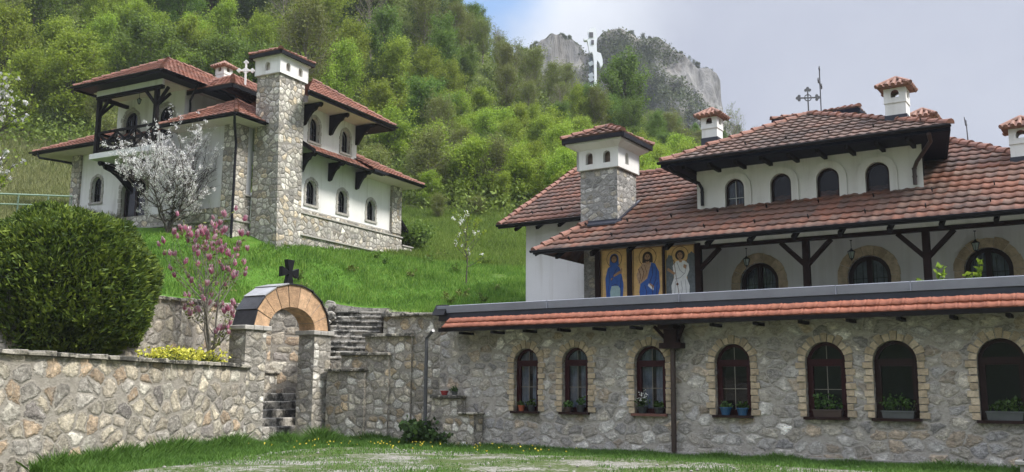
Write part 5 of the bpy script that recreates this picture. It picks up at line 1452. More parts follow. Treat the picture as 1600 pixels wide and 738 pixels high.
def grow(rg, H, spread, trunk_h=.25, nprim=16, stems=1, nsec=6, up=.9, droop=0.0, r0=.1, wob=.12):
    """branch skeleton: returns list of (pts, radii) and anchor segments for leaves"""
    tubes = []; anch = []
    for s in range(stems):
        az = rg.uniform(0, 2 * math.pi); lean = rg.uniform(.1, .38) * spread * (1.6 if stems == 6 and spread == 2.05 else 1) if stems > 1 else rg.uniform(0, .12) * spread
        n = 7; pts = []; hh = H * (1 if s == 0 else rg.uniform(.65, .97))
        for k in range(n):
            t = k / (n - 1)
            pts.append(Vector((math.cos(az) * lean * t + rg.uniform(-1, 1) * wob * t, math.sin(az) * lean * t + rg.uniform(-1, 1) * wob * t, hh * t * .95)))
        rr = r0 * (1 if stems == 1 else .6)
        tubes.append((pts, [rr * (1 - .88 * k / (n - 1)) for k in range(n)]))
        npm = max(4, nprim // stems)
        for i in range(npm):
            t = trunk_h + (1 - trunk_h) * ((i + rg.random()) / npm) ** .9
            t = min(.97, t); q = t * (n - 1); k = int(q); base = pts[k].lerp(pts[min(k + 1, n - 1)], q - k)
            a = i * 2.4 + rg.uniform(-.5, .5)
            env = math.sin(math.pi * min(1, max(.06, (t - trunk_h * .6) / (1.12 - trunk_h * .6)))) ** .6
            L = spread * env * rg.uniform(.65, 1.15)
            el = up * (.35 + .75 * t) + rg.uniform(-.15, .15)
            d = Vector((math.cos(a) * math.cos(el), math.sin(a) * math.cos(el), math.sin(el)))
            bp = [base]; nb_ = 4
            for j in range(nb_):
                d2 = (d + Vector((rg.uniform(-.25, .25), rg.uniform(-.25, .25), rg.uniform(-.05, .3) - droop))).normalized()
                bp.append(bp[-1] + d2 * L / nb_); d = d2
            br = rr * (1 - .8 * t) * .5 + .006
            tubes.append((bp, [br * (1 - .8 * j / nb_) for j in range(nb_ + 1)]))
            for j in range(nsec):
                tt = rg.uniform(.25, 1.0) * nb_; kk = min(int(tt), nb_ - 1); b0_ = bp[kk].lerp(bp[kk + 1], tt - kk)
                dd = ((bp[kk + 1] - bp[kk]).normalized() + Vector((rg.uniform(-1, 1), rg.uniform(-1, 1), rg.uniform(-.4, .9) - droop)) * .75).normalized()
                L2 = L * rg.uniform(.22, .5)
                mid = b0_ + dd * L2 * .5 + Vector((rg.uniform(-.1, .1), rg.uniform(-.1, .1), rg.uniform(-.03, .1))) * L2
                e_ = b0_ + dd * L2
                tubes.append(([b0_, mid, e_], [br * .35, br * .25, br * .1]))
                anch.append((b0_, mid, e_))
            anch.append((bp[2], bp[3], bp[4]))
    return tubes, anch
def skel_mesh(name, tubes, mat, parent, sides=4, rmin=0.0):
    mb = MB()
    for pts, rd in tubes:
        if max(rd) < rmin: continue
        mb.tube(pts, rd, 6 if max(rd) > .06 else sides, caps=False)
    me = bpy.data.meshes.new(name); me.from_pydata(mb.v, [], mb.f); me.polygons.foreach_set('use_smooth', [True] * len(me.polygons)); me.materials.append(mat)
    o = bpy.data.objects.new(name, me); COL.objects.link(o); o.parent = parent
    return o
def leaf_centers(anch, n, sc, rng_):
    A = np.array([[list(p) for p in a] for a in anch]); k = rng_.integers(0, len(A), n); t = rng_.beta(1.6, 1.0, n)[:, None] * 2
    a = A[k]; P_ = np.where(t < 1, a[:, 0] + (a[:, 1] - a[:, 0]) * t, a[:, 1] + (a[:, 2] - a[:, 1]) * (t - 1))
    return P_ + rng_.normal(size=(n, 3)) * sc, a[:, 2] - a[:, 0]

M['leaf_lime'] = leafmat('lime_spring_leaves', (.13, .19, .018), (.24, .33, .032), (.35, .43, .06), .45, .5)
M['leaf_mid'] = leafmat('fresh_green_leaves', (.065, .115, .018), (.12, .195, .03), (.19, .275, .048), .42, .45)
M['leaf_dark'] = leafmat('dark_green_leaves', (.035, .06, .018), (.065, .1, .028), (.1, .15, .04), .25, .45)
M['leaf_olive'] = leafmat('olive_bud_leaves', (.11, .135, .033), (.165, .195, .043), (.24, .27, .065), .35, .45)
M['leaf_far'] = leafmat('far_dull_leaves', (.045, .06, .025), (.08, .1, .04), (.12, .14, .055), .3, .3)
M['twig'] = plain('grey_twigs', (.2, .175, .145), .95, .3, 3, 0.0)

KIND = {}
def tree_kind(key, name, seed, H, spread, mat, nleaf, lsize, lsc, bark='bark', **kw):
    rg = random.Random(seed); rn = np.random.default_rng(seed)
    tubes, anch = grow(rg, H, spread, **kw)
    e = bpy.data.objects.new(name, None); COL.objects.link(e)
    skel_mesh('trunk', tubes, M[bark], e, sides=3)
    if nleaf:
        C_, ax = leaf_centers(anch, nleaf, lsc, rn)
        fast_quads('crown', leaf_quads(C_, lsize, rn, up=.4), mat, e)
    KIND[key] = e
    return e
tree_kind('lime_a', 'spring_bush', 1, 4.6, 2.4, M['leaf_lime'], 9500, .1, .2, stems=6, nprim=50, nsec=7, trunk_h=.1, up=1.15, r0=.09)
tree_kind('lime_b', 'spring_bush', 2, 5.6, 2.3, M['leaf_lime'], 11000, .1, .2, stems=5, nprim=55, nsec=7, trunk_h=.12, up=1.25, r0=.1)
tree_kind('olive_a', 'budding_bush', 3, 4.6, 2.2, M['leaf_olive'], 6500, .09, .2, stems=7, nprim=56, nsec=8, trunk_h=.08, up=1.2, r0=.08, bark='twig')
tree_kind('mid_a', 'leafy_tree', 4, 8.0, 3.0, M['leaf_mid'], 14000, .115, .26, nprim=46, nsec=8, trunk_h=.18, up=.95, r0=.14)
tree_kind('mid_b', 'leafy_tree', 5, 9.0, 2.9, M['leaf_mid'], 14000, .115, .28, stems=2, nprim=50, nsec=8, trunk_h=.2, up=1.1, r0=.15)
tree_kind('dark_a', 'dark_tree', 6, 8.2, 2.8, M['leaf_dark'], 19000, .12, .26, nprim=46, nsec=8, trunk_h=.14, up=.8, r0=.15)
tree_kind('olive_b', 'budding_tree', 7, 9.2, 3.0, M['leaf_olive'], 9500, .1, .26, nprim=44, nsec=9, trunk_h=.28, up=1.05, r0=.15, bark='twig')
tree_kind('bare_a', 'bare_tree', 8, 8.5, 2.9, M['leaf_olive'], 900, .1, .2, nprim=34, nsec=9, trunk_h=.3, up=1.0, r0=.12, bark='twig')
tree_kind('lime_c', 'leafy_tree', 9, 7.4, 2.9, M['leaf_lime'], 13000, .11, .24, nprim=46, nsec=8, trunk_h=.16, up=1.05, r0=.13)
tree_kind('far_a', 'far_tree', 10, 5.0, 2.3, M['leaf_far'], 2600, .2, .3, nprim=20, nsec=4, trunk_h=.15, up=.8, r0=.1)
tree_kind('far_b', 'far_bare_tree', 12, 5.0, 2.0, M['leaf_far'], 700, .16, .3, nprim=24, nsec=6, trunk_h=.2, up=1.0, r0=.09, bark='twig')
USED = set()
def plant(key, x, y, z, sc, rz, label, cat, group, zs=1.0):
    src = KIND[key]
    e = src if key not in USED else copy_tree(src)
    USED.add(key)
    e.location = (x, y, z); e.rotation_euler = (0, 0, rz); e.scale = (sc, sc, sc * zs)
    return tag(e, label, cat, group)
LOOK = {'lime_a': 'bright lime bush', 'lime_b': 'upright lime bush', 'olive_a': 'olive budding bush', 'mid_a': 'fresh green leafy tree', 'mid_b': 'two stemmed green tree',
        'dark_a': 'dark green tree', 'olive_b': 'thin olive budding tree', 'bare_a': 'nearly leafless tree', 'lime_c': 'bright round crowned tree'}
CAT = {'lime_a': 'bush', 'lime_b': 'bush', 'olive_a': 'bush'}
rg = random.Random(42)
LM = [(60, 'left of the balcony house'), (150, 'beyond the left end of the house'), (240, 'above the balcony roof'), (330, 'above the small house chimney'), (420, 'behind the stone tower'), (500, 'right of the stone tower'),
      (590, 'above the upper right house eave'), (680, 'beyond the right house corner'), (760, 'left of the tower-like chimney'), (860, 'above the left gable roof'), (960, 'behind the tower-like chimney'), (1060, 'right of the tower-like chimney'), (1500, 'behind the small left dormer chimney')]
def zone(px, Y):
    w = [t for lim, t in LM if px < lim][0]
    h = 'at the wood foot' if Y < 62 else 'in the lower wood' if Y < 78 else 'in the middle wood' if Y < 94 else 'high in the wood'
    return h + ' ' + w
def to_px(x, y, z):
    d = Vector((x, y, z)) - EYE; zz = d.dot(_F)
    return 800 + FPX * d.dot(_R) / zz, 369 - FPX * d.dot(_U) / zz
placed = []
tries = 0
NT = 0
while tries < 14000 and NT < 290:
    tries += 1
    Y = 53.5 + 61.5 * rg.random() ** .9
    px = rg.uniform(-90, 1290); x = (px - 800) / FPX * Y
    if px < 140 and Y < 62 + rg.uniform(0, 5): continue
    if px < 640 and px >= 140 and Y < 56: continue
    if Y > 112 + .08 * x + 1: continue
    z = float(T(x, Y)); qx, qy = to_px(x, Y, z)
    if qy < -30: continue
    if qx > 1060 and qy > 330: continue
    if qx > 1000 and Y > 100 and False: continue
    if Y < 57 and rg.random() < .55: continue
    near = Y < 64
    u = rg.random()
    s_n = smooth_noise(x, Y, .06, 3) + rg.uniform(-.25, .25)
    if near: key = 'lime_a' if s_n > .12 else ('olive_a' if s_n < -.05 else 'lime_b')
    elif Y < 84: key = ('lime_b' if s_n > .22 else 'lime_c' if s_n > .05 else 'mid_a' if s_n > -.12 else 'olive_b' if s_n > -.25 else 'lime_a')
    else: key = ('lime_c' if s_n > .24 else 'mid_b' if s_n > .08 else 'mid_a' if s_n > -.04 else 'bare_a' if s_n > -.13 else 'olive_b' if s_n > -.22 else 'dark_a')
    if key == 'dark_a' and qx > 680: key = 'olive_b'
    if px > 780 and Y > 95 and key in ('mid_b', 'mid_a', 'lime_c') and rg.random() < .4: key = rg.choice(['olive_b', 'bare_a'])
    md = 2.45 if near else (3.0 if Y < 84 else 3.5)
    if qx > 660: md *= .74
    if any((x - a) ** 2 + (Y - c_) ** 2 < md * md for a, c_ in placed): continue
    # keep clear round the white monument
    if Y < 104 and Y > 60 and abs(qx - 927) < 22 and Y > 88: continue
    placed.append((x, Y)); NT += 1
    sc = rg.uniform(.78, 1.15) * (.5 if Y < 57 else 1.0)
    big = key in ('mid_a', 'mid_b', 'dark_a', 'olive_b', 'bare_a', 'lime_c')
    if qx > 620 and Y > 60: sc *= (1 - .42 * min(1, (qx - 620) / 120)) * (.72 if qx > 1060 else 1) if big else .85
    if key in CAT and near: sc *= .85
    zn = zone(qx, Y)
    plant(key, x, Y, z - .15, sc, rg.uniform(0, 6.28), '%s %s' % (LOOK[key], zn), CAT.get(key, 'tree'), '%s %s' % (LOOK[key], zn), zs=rg.uniform(.72, .98))
print('TREES', NT, tries)
# specific trees
def on_hill(px, Y): 
    x = at(px, 300, Y).x; return x, Y, float(T(x, Y))
tree_kind('tall', 'tall_tree', 31, 8.6, 3.0, M['leaf_mid'], 15000, .14, .24, nprim=60, nsec=9, trunk_h=.08, up=.75, r0=.16)
x, y, z = on_hill(978, 96); plant('tall', x, y, z - .2, 1.0, .4, 'tall fresh green pointed tree just right of the white cross monument', 'tree', None)
for i, (px, Y, s_, k_) in enumerate(((905, 88, .62, 'lime_c'), (921, 89, .6, 'mid_a'), (936, 88.5, .58, 'lime_c'), (950, 90, .55, 'mid_a'))):
    x, y, z = on_hill(px, Y); plant(k_, x, y, z - .2, s_, i * 2.1, '%s growing against the foot of the white cross monument' % ('bright green tree' if k_ == 'lime_c' else 'fresh green tree'), 'tree', '%s at the foot of the monument' % ('bright trees' if k_ == 'lime_c' else 'fresh green trees'))
x, y, z = on_hill(505, 92); plant('bare_a', x, y, z, 1.15, 1.4, 'pale bare trunked tree standing alone among leafy trees high on the slope', 'tree', None, 1.1)
x, y, z = on_hill(548, 93); plant('dark_a', x, y, z, .8, 1.4, 'ivy-dark slim tree beside a bare trunked tree high on the slope', 'tree', None, 1.35)
x, y, z = on_hill(410, 95); plant('dark_a', x, y, z, 1.25, 2.2, 'large dark evergreen tree at the top of the slope above the stone tower', 'tree', None, 1.1)
for i, (px, Y, s_) in enumerate(((1150, 112, .75), (1185, 116, .55), (1222, 118, .5), (1235, 116, .5))):
    x, y, z = on_hill(px, Y); plant('bare_a', x, y, z - .3, s_, i * 1.7, 'small leafless tree on the skyline left of the dormer roof', 'tree', 'leafless trees on the skyline left of the dormer roof')
# undergrowth as one mass
pts = []
while len(pts) < 5200:
    Y = 53.5 + 59 * rg.random() ** 1.1; px = rg.uniform(-60, 1260); x = (px - 800) / FPX * Y
    if Y < 58 + 3 * smooth_noise(x, Y, .2, 5) and rg.random() < .8: continue
    if px < 140 and Y < 60: continue
    if 140 < px < 640 and Y < 55: continue
    pts.append((x, Y))
pts = np.array(pts); zz = T(pts[:, 0], pts[:, 1])
rn = np.random.default_rng(4)
NU = 190000; k = rn.integers(0, len(pts), NU); C_ = np.stack([pts[k, 0], pts[k, 1], zz[k]], 1) + rn.normal(size=(NU, 3)) * [.7, .7, .55] + [0, 0, .55]
und = fast_quads('undergrowth', leaf_quads(C_, .15, rn, up=.4), leafmat('undergrowth_leaves', (.07, .1, .018), (.14, .19, .03), (.22, .28, .05), .3, .2)); tag(und, 'low brown green undergrowth covering the wooded hillside', kind='stuff')
# bushes and trees on the mountain
tops = [(pq, np.interp(pq, px_, py_)) for pq in sorted(rg.uniform(800, 1235) for _ in range(120))]
for i, (pq, qy) in enumerate(tops):
    if 905 < pq < 925 or 1112 < pq < 1138: continue
    p_ = at(pq + rg.uniform(-3, 3), qy + 5 + rg.uniform(0, 6), MY + 1)
    key = 'far_a' if rg.random() < .5 else 'far_b'
    plant(key, p_.x, p_.y, p_.z - .9, rg.uniform(.22, .5), rg.uniform(0, 6), 'small far %s on the rim of the rocky mountain' % ('bushy tree' if key == 'far_a' else 'leafless tree'), 'tree', 'small far %s on the rim of the rocky mountain' % ('bushy trees' if key == 'far_a' else 'leafless trees'))
# scrub on the ledges of the mountain, one mass
C_ = []
Pm = P
for _ in range(60000):
    k_ = rg.randrange(30, 93); i_ = rg.randrange(2, nx - 2)
    q = Pm[k_, i_]; s_ = mnoise.fractal(Vector((q[0] * .035, q[2] * .05, 1.7)), .9, 2.0, 4)
    if s_ > .2 - (.16 if 22 < q[0] < 50 else 0) + (.5 if q[0] > 53 or q[0] < 20 else 0): C_.append((q[0] + rg.uniform(-1, 1), q[1] - rg.uniform(.2, 1.5), q[2] + rg.uniform(-.5, 1.0)))
scr = fast_quads('mountain_scrub', leaf_quads(np.array(C_), .45, rn, up=.4), M['leaf_far']); tag(scr, 'dark scrub clinging to the ledges of the grey rock face', kind='stuff')

# the wooded valley side behind the photographer (seen only in the window panes)
Xo, Yo = np.meshgrid(np.linspace(-240, 260, 90), np.linspace(-150, -28, 50))
Zo = np.array([[max(0, (-28 - y_)) ** .9 * .55 + 3.0 * smooth_noise(x_, y_, .05, 12) * min(1, (-28 - y_) / 12) + 2.2 * smooth_noise(x_, y_, .22, 3) * min(1, (-28 - y_) / 12) for x_, y_ in zip(a, c_)] for a, c_ in zip(Xo, Yo)])
oh = grid_mesh('opposite_hill', np.stack([Xo, Yo, Zo], -1), plain('wooded_slope', (.05, .08, .025), .95, .5, .6, .3)); tag(oh, kind='structure')

# ---------------------------------------------------------------- white cross monument
MO = at(927, 150, 93)
mz = float(T(MO.x, MO.y))
CR = empty('cross_monument', (MO.x, MO.y, mz), R_(0), 'tall white ragged-edged metal cross monument rising from the trees below the rocky peak', 'monument')
k_ = 93 / FPX
def mp(px, py): 
    q = at(px, py, 93); return (q.x - MO.x, 0.0, q.z - mz)
q_ = lambda zx, zy: (860 + zx * 140 / 689, 20 + zy * 150 / 738)
left = [(333, 690), (336, 640), (338, 520), (336, 400), (330, 330), (318, 300), (305, 312), (298, 290), (290, 245), (283, 212), (262, 214), (256, 200), (300, 196), (292, 170), (290, 140), (303, 122)]
right = [(345, 116), (352, 150), (360, 185), (356, 240), (358, 300), (388, 312), (402, 360), (403, 400), (388, 420), (376, 385), (360, 365), (356, 400), (358, 520), (358, 620), (366, 700)]
pl = [mp(*q_(*a)) for a in left + right]
mb = MB()
M['white_metal'] = plain('white_painted_metal', (.8, .82, .84), .5, .06, .5, 0.0)
mb.prism(pl, (0, .5, 0)); mb.build('cross_face', M['white_metal'], CR)
mb = MB(); c0 = mp(*q_(338, 690)); mb.box(c0[0], c0[0] + .5, 0, .5, -.5, c0[2] - .01); mb.build('foot', M['white_metal'], CR)
mb = MB()
a0, a1 = q_(303, 330), q_(330, 640); A0, A1 = mp(*a0), mp(*a1)
mb.box(A0[0], A1[0], .55, 1.1, -1.0, A0[2]); mb.build('lattice_shaft', plain('grey_lattice', (.16, .18, .2), .6, .3, 4, 0.), CR)
mb = MB()
for zy in (380, 470, 500, 562, 612):
    c0, c1 = mp(*q_(300, zy + 8)), mp(*q_(332, zy - 8)); mb.bar((c0[0], .45, c0[2]), (c1[0], .45, c1[2]), .12, .42)
mb.build('white_brace', M['white_metal'], CR)
mb = MB(); c0, c1 = mp(*q_(298, 190)), mp(*q_(328, 152)); mb.box(c0[0], c1[0], -.06, -.003, c0[2], c1[2]); c0, c1 = mp(*q_(314, 245)), mp(*q_(334, 212)); mb.box(c0[0], c1[0], -.06, -.003, c0[2], c1[2])
mb.build('dark_opening', M['iron'], CR)

# ---------------------------------------------------------------- big clipped thuja
BX, BY = -10.8, 23.0
TJ = empty('round_thuja', (BX, BY, 2.0), 0, 'huge rounded dark green thuja above the pale retaining wall at the left edge', 'bush')
rn = np.random.default_rng(77)
N = 60000
d = rn.normal(size=(N, 3)); d /= np.linalg.norm(d, axis=1)[:, None]
rad = np.array([1 + .09 * mnoise.noise(Vector((a * 2.3, c_ * 2.3, e_ * 2.3))) + .05 * mnoise.noise(Vector((a * 6, c_ * 6, e_ * 6 + 4))) for a, c_, e_ in d])
dep = rn.beta(1.2, 3.2, N) * .22
ab = np.array([2.08, 2.0, 1.96])
sq = np.sign(d) * np.abs(d) ** .9; sq /= (np.abs(sq) ** 2.4).sum(1)[:, None] ** (1 / 2.4)
C_ = sq * (rad - dep)[:, None] * ab; C_[:, 2] += 1.82
keep = C_[:, 2] > -.12; C_ = C_[keep]; sq = sq[keep]
ax = sq * [1, 1, .2] + rn.normal(size=C_.shape) * .5 + [0, 0, .5]
fast_quads('foliage', leaf_quads(C_, .052, rn, asp=3.4, axis=ax), leafmat('thuja_sprays', (.03, .06, .011), (.09, .15, .02), (.25, .33, .045), .25, 1.3, .6), TJ)
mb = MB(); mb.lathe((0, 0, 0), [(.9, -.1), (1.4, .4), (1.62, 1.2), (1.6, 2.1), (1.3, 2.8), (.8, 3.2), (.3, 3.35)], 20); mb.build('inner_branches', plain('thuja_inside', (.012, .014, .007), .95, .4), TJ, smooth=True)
mb = MB(); mb.tube([(0, 0, -.3), (0, 0, 1)], [.12, .08], 8); mb.build('trunk', M['bark'], TJ)

def rand_pts_ellipsoid(n, c, r, rn): 
    d = rn.normal(size=(n, 3)); d /= np.linalg.norm(d, axis=1)[:, None]; return d * (rn.random((n, 1)) ** .4) * r + c
# yellow flowering shrub on the wall edge
YS = empty('yellow_shrub', (-7.75, 25.3, 2.0), 0, 'low shrub with bright yellow tips between the round bush and the gate', 'shrub')
rgy = random.Random(8); gl_, yl_ = [], []; mb = MB()
for i in range(150):
    y_ = -3.1 + 3.6 * rgy.random() ** .85; x_ = -.3 + rgy.uniform(-.35, .3); L_ = rgy.uniform(.35, .75) * (1.15 - abs(y_ + 1.2) * .18)
    a_ = rgy.uniform(0, 6.28); d_ = Vector((math.cos(a_) * .55, math.sin(a_) * .55, rgy.uniform(.5, 1.1))).normalized()
    q0 = Vector((x_, y_, .02)); q1 = q0 + d_ * L_ * .5; q2 = q1 + (d_ + Vector((math.cos(a_) * .4, math.sin(a_) * .4, -.35))).normalized() * L_ * .5
    mb.tube([q0, q1, q2], [.009, .006, .003], 4, caps=False)
    for k in range(46):
        t = rgy.random(); q = q0.lerp(q1, t * 2) if t < .5 else q1.lerp(q2, t * 2 - 1)
        (yl_ if t > .55 + rgy.uniform(-.15, .25) else gl_).append([c + rgy.gauss(0, .035) for c in q])
mb.build('twigs', M['bark'], YS)
fast_quads('leaves', leaf_quads(np.array(gl_), .055, rn, up=.5), leafmat('yellow_green_leaves', (.04, .07, .01), (.11, .16, .02), (.25, .28, .03), .3, 2.5), YS)
fast_quads('yellow_tips', leaf_quads(np.array(yl_), .05, rn, up=.8), leafmat('yellow_tips', (.3, .3, .03), (.48, .43, .05), (.58, .52, .12), .25, 2.5), YS)

# magnolia with pink flowers
MGp = (-7.95, 25.6, 2.0)
MG = empty('magnolia', MGp, 0, 'small magnolia with pink and white tulip shaped flowers left of the gate', 'tree')
rgm = random.Random(5); rn = np.random.default_rng(5)
tubes, anch = grow(rgm, 3.2, 1.75, stems=5, nprim=44, nsec=4, trunk_h=.16, up=1.05, r0=.07, wob=.1)
skel_mesh('branches', tubes, M['pale_bark'], MG)
tips = [a[2] for a in anch] 
tips = [p_ for p_ in tips if p_.z > .9]; rgm.shuffle(tips); tips = tips[:125]
white = []; pinkq = []
def petal(base, d, side, L, w, curl):
    up_ = d; out = side
    p1 = base + up_ * L * .35 + out * w * .55; p2 = base + up_ * L + out * w * curl
    t = d.cross(side).normalized()
    return [base, p1 - t * w * .5, p2, p1 + t * w * .5]
for p_ in tips:
    d = (Vector((rgm.uniform(-.4, .4), rgm.uniform(-.4, .4), 1))).normalized(); L = rgm.uniform(.13, .22); op = rgm.uniform(.2, 1.1)
    for k in range(7):
        a = k * 2 * math.pi / 7; s_ = Vector((math.cos(a), math.sin(a), 0)); s_ = (s_ - d * s_.dot(d)).normalized()
        pinkq.append([list(v) for v in petal(p_, d, s_, L, L * .42, op)])
        q = petal(p_ + d * L * .25, d, (s_ + d.cross(s_) * .3).normalized(), L * .85, L * .36, op * .8)
        if rgm.random() < .95: white.append([list(v) for v in q])
fl_ = fast_quads('pink_flowers', np.array(pinkq), leafmat('pink_petals', (.38, .09, .17), (.52, .2, .29), (.66, .42, .48), .3, 8), MG)
fast_quads('pale_petals', np.array(white), leafmat('pale_petals', (.6, .42, .45), (.68, .56, .56), (.72, .62, .6), .3, 8), MG)
C_, _ = leaf_centers(anch, 700, .05, rn); fast_quads('young_leaves', leaf_quads(C_, .05, rn, asp=2, up=.6), M['leaf_olive'], MG)

# white blossom trees
def blossom_tree(name, loc, seed, H, spread, nb, label, size=.05, stems=1, leaves=0, **kw):
    e = empty(name, loc, 0, label, 'tree'); e.scale = (1.12,) * 3 if H == 2.6 else (1, 1, 1); rg_ = random.Random(seed); rn_ = np.random.default_rng(seed)
    tubes, anch = grow(rg_, H, spread, stems=stems, **kw); skel_mesh('branches', tubes, M['bark'], e)
    if nb:
        k = 1 + nb // 12; C0, _ = leaf_centers(anch, k, .025, rn_)
        C_ = np.repeat(C0, 12, 0)[:nb] + rn_.normal(size=(nb, 3)) * .035
        fast_quads('blossom', leaf_quads(C_, size, rn_, asp=1.1), leafmat('white_blossom', (.62, .6, .56), (.74, .72, .7), (.8, .79, .77), .3, 3), e)
    if leaves:
        C_, _ = leaf_centers(anch, leaves, .05, rn_); fast_quads('young_leaves', leaf_quads(C_, size * 1.2, rn_, up=.5), M['leaf_lime'], e)
    return e
def gz(x, y): return float(T(x, y))
def ground_hit(px, py):
    r = pix(px, py); prev = None
    for k in range(200, 1400):
        Y = k * .1; p_ = EYE + r * (Y / r.y)
        if p_.z < gz(p_.x, p_.y): return p_
    return p_
x, y = at(262, 355, 35.6).x, 35.6  # front lawn
blossom_tree('blossom_tree', (x, y, gz(x, y) - .05), 14, 2.6, 2.05, 26000, 'small tree covered in white blossom on the lawn in front of the left house', .033, stems=6, nprim=84, nsec=11, trunk_h=.16, up=.8, r0=.08, wob=.2)
p_ = ground_hit(728, 447)
blossom_tree('sapling', (p_.x, p_.y, p_.z - .05), 15, 2.35, 1.0, 260, 'thin young sapling with sparse pale leaves on the lawn between the buildings', .05, nprim=18, nsec=6, trunk_h=.3, up=1.1, r0=.03, leaves=420)
x, y = at(-25, 300, 33).x, 33
blossom_tree('blossom_tree', (x, y, gz(x, y)), 16, 5.3, 1.9, 2600, 'tree with scattered white blossom cut off by the left edge of the picture', .08, nprim=30, nsec=8, trunk_h=.2, up=.95, r0=.1, leaves=900)

# ---------------------------------------------------------------- grass and weeds
def blades(n, xy, z, hmin, hmax, w, rn_, lean=.35):
    a = rn_.uniform(0, 2 * np.pi, n); h = rn_.uniform(hmin, hmax, n); L = rn_.normal(size=(n, 2)) * lean
    b0 = np.stack([xy[:, 0], xy[:, 1], z - .02], 1); side = np.stack([np.cos(a), np.sin(a), np.zeros(n)], 1) * (w * rn_.uniform(.6, 1.3, n))[:, None] / 2
    tip = b0 + np.stack([L[:, 0] * h, L[:, 1] * h, h], 1); mid = b0 + (tip - b0) * .55 - np.stack([L[:, 0] * h * .12, L[:, 1] * h * .12, np.zeros(n)], 1)
    return np.stack([b0 - side, b0 + side, mid + side * .8, tip, mid - side * .8], 1)
rn = np.random.default_rng(9)
M['grass'] = leafmat('lawn_grass', (.06, .13, .018), (.13, .25, .03), (.26, .36, .07), .35, .55)
M['grass_dry'] = leafmat('meadow_grass', (.08, .13, .02), (.15, .24, .035), (.26, .33, .07), .3, .25)
M['grass_yard'] = leafmat('verge_grass', (.05, .11, .016), (.09, .18, .025), (.15, .24, .05), .3, .4)
# lawn
n = 150000
px = rn.uniform(150, 850, n); Y = 28 + (46 - 28) * rn.random(n) ** .9; X = (px - 800) / FPX * Y
ok = (Y > y0(X) + .12) & ~((Y < 50) & (Y > 35.2) & (px < 620) & (Y > 35.2 + np.clip((px - 432) * .04, -3, 20) + 1.5))
X, Y = X[ok], Y[ok]; Z = T(X, Y); cl_ = np.array([smooth_noise(a, c_, .8, 4) + .6 * smooth_noise(a, c_, 2.5, 9) for a, c_ in zip(X, Y)])
h = blades(len(X), np.stack([X, Y], 1), Z, .1, .24, .022, rn); h[:, :, 2] = Z[:, None] + (h[:, :, 2] - Z[:, None]) * np.clip(1 + cl_ * 1.1, .35, 2.0)[:, None]
lg = fast_quads('lawn_grass', h, M['grass'], nper=5); tag(lg, 'bright green long grass on the sloping lawn', kind='stuff')
n = 60000
px = rn.uniform(600, 860, n); Y = rn.uniform(42, 56, n); X = (px - 800) / FPX * Y; Z = T(X, Y)
p2 = rn.uniform(-60, 180, 26000); Y2 = rn.uniform(36, 64, 26000); X2 = (p2 - 800) / FPX * Y2
Z2 = T(X2, Y2)
dr = fast_quads('dry_grass', blades(len(X2), np.stack([X2, Y2], 1), Z2, .12, .45, .035, rn), leafmat('dry_meadow_grass', (.12, .14, .045), (.2, .22, .08), (.3, .3, .13), .3, .25), nper=5); tag(dr, 'dry beige grass on the slope left of the house', kind='stuff')
mg_ = fast_quads('meadow_grass', blades(len(X), np.stack([X, Y], 1), Z, .12, .4, .03, rn), M['grass_dry'], nper=5); tag(mg_, 'rough yellow green meadow grass below the wood', kind='stuff')
# verge along walls in the yard: distance from a wall line measured towards the yard
def verge(segs, n, dmax, hmin, hmax, w):
    out = []
    for (p, q, nm, k) in segs:
        t = rn.random(int(n * k)); dd = .17 + rn.random(len(t)) ** 1.7 * dmax
        out.append(np.stack([p[0] + (q[0] - p[0]) * t + nm[0] * dd, p[1] + (q[1] - p[1]) * t + nm[1] * dd, dd], 1))
    o_ = np.concatenate(out); return o_
fn = (-math.sin(-BA) * 1.0, 0)
fu = Vector((math.cos(BA), math.sin(BA))); fnv = Vector((math.sin(BA), -math.cos(BA)))
segs = [((bw(0, 0).x, bw(0, 0).y), (bw(19, 0).x, bw(19, 0).y), (fnv.x, fnv.y), 1.0), ((-8.75, 17.6), (-7.15, 25.5), (1, -.2), .5), ((-7.1, 25.5), (-5.3, 28.2), (.86, -.5), .25), ((-5.3, 28.2), (-1.9, 27.6), (.2, -1), .45)]
V_ = verge(segs, 42000, 1.5, 0, 0, 0); hh = np.where(V_[:, 0] < -1.8, .34, .17) * np.exp(-V_[:, 2] * 1.2) * np.array([.55 + 1.1 * max(0, .5 + smooth_noise(a, c_, 1.1, 3)) for a, c_ in V_[:, :2]]) + .03
B_ = blades(len(V_), V_[:, :2], np.zeros(len(V_)), .5, 1.2, .02, rn); z0_ = B_[:, :1, 2:]
B_[:, :, 2] = B_[:, :, 2] * hh[:, None]; B_[:, :, :2] = B_[:, :1, :2] + (B_[:, :, :2] - B_[:, :1, :2]) * np.clip(hh[:, None, None] * 1.6, .05, 1)
B_[:, 1, 0] += .012; B_[:, 2, 0] += .008
n = 80000; X = rn.uniform(-9, 14, n); Y = rn.uniform(14, 28, n)
cl = np.array([smooth_noise(a, c_, .55, 6) + .35 * smooth_noise(a, c_, 2.2, 1) for a, c_ in zip(X, Y)]); fd = (X - bw(0, 0).x) * fnv.x + (Y - bw(0, 0).y) * fnv.y
ok = (cl > -.12) & (fd > .3) & (X > -8.3 + (Y - 17) * .16); X, Y = X[ok], Y[ok]
B2 = blades(len(X), np.stack([X, Y], 1), np.zeros(len(X)), .03, .1, .016, rn)
vg = fast_quads('verge_grass', np.concatenate([B_, B2]), M['grass_yard'], nper=5); tag(vg, 'grass and weeds growing along the foot of the walls and over the gravel yard', kind='stuff')
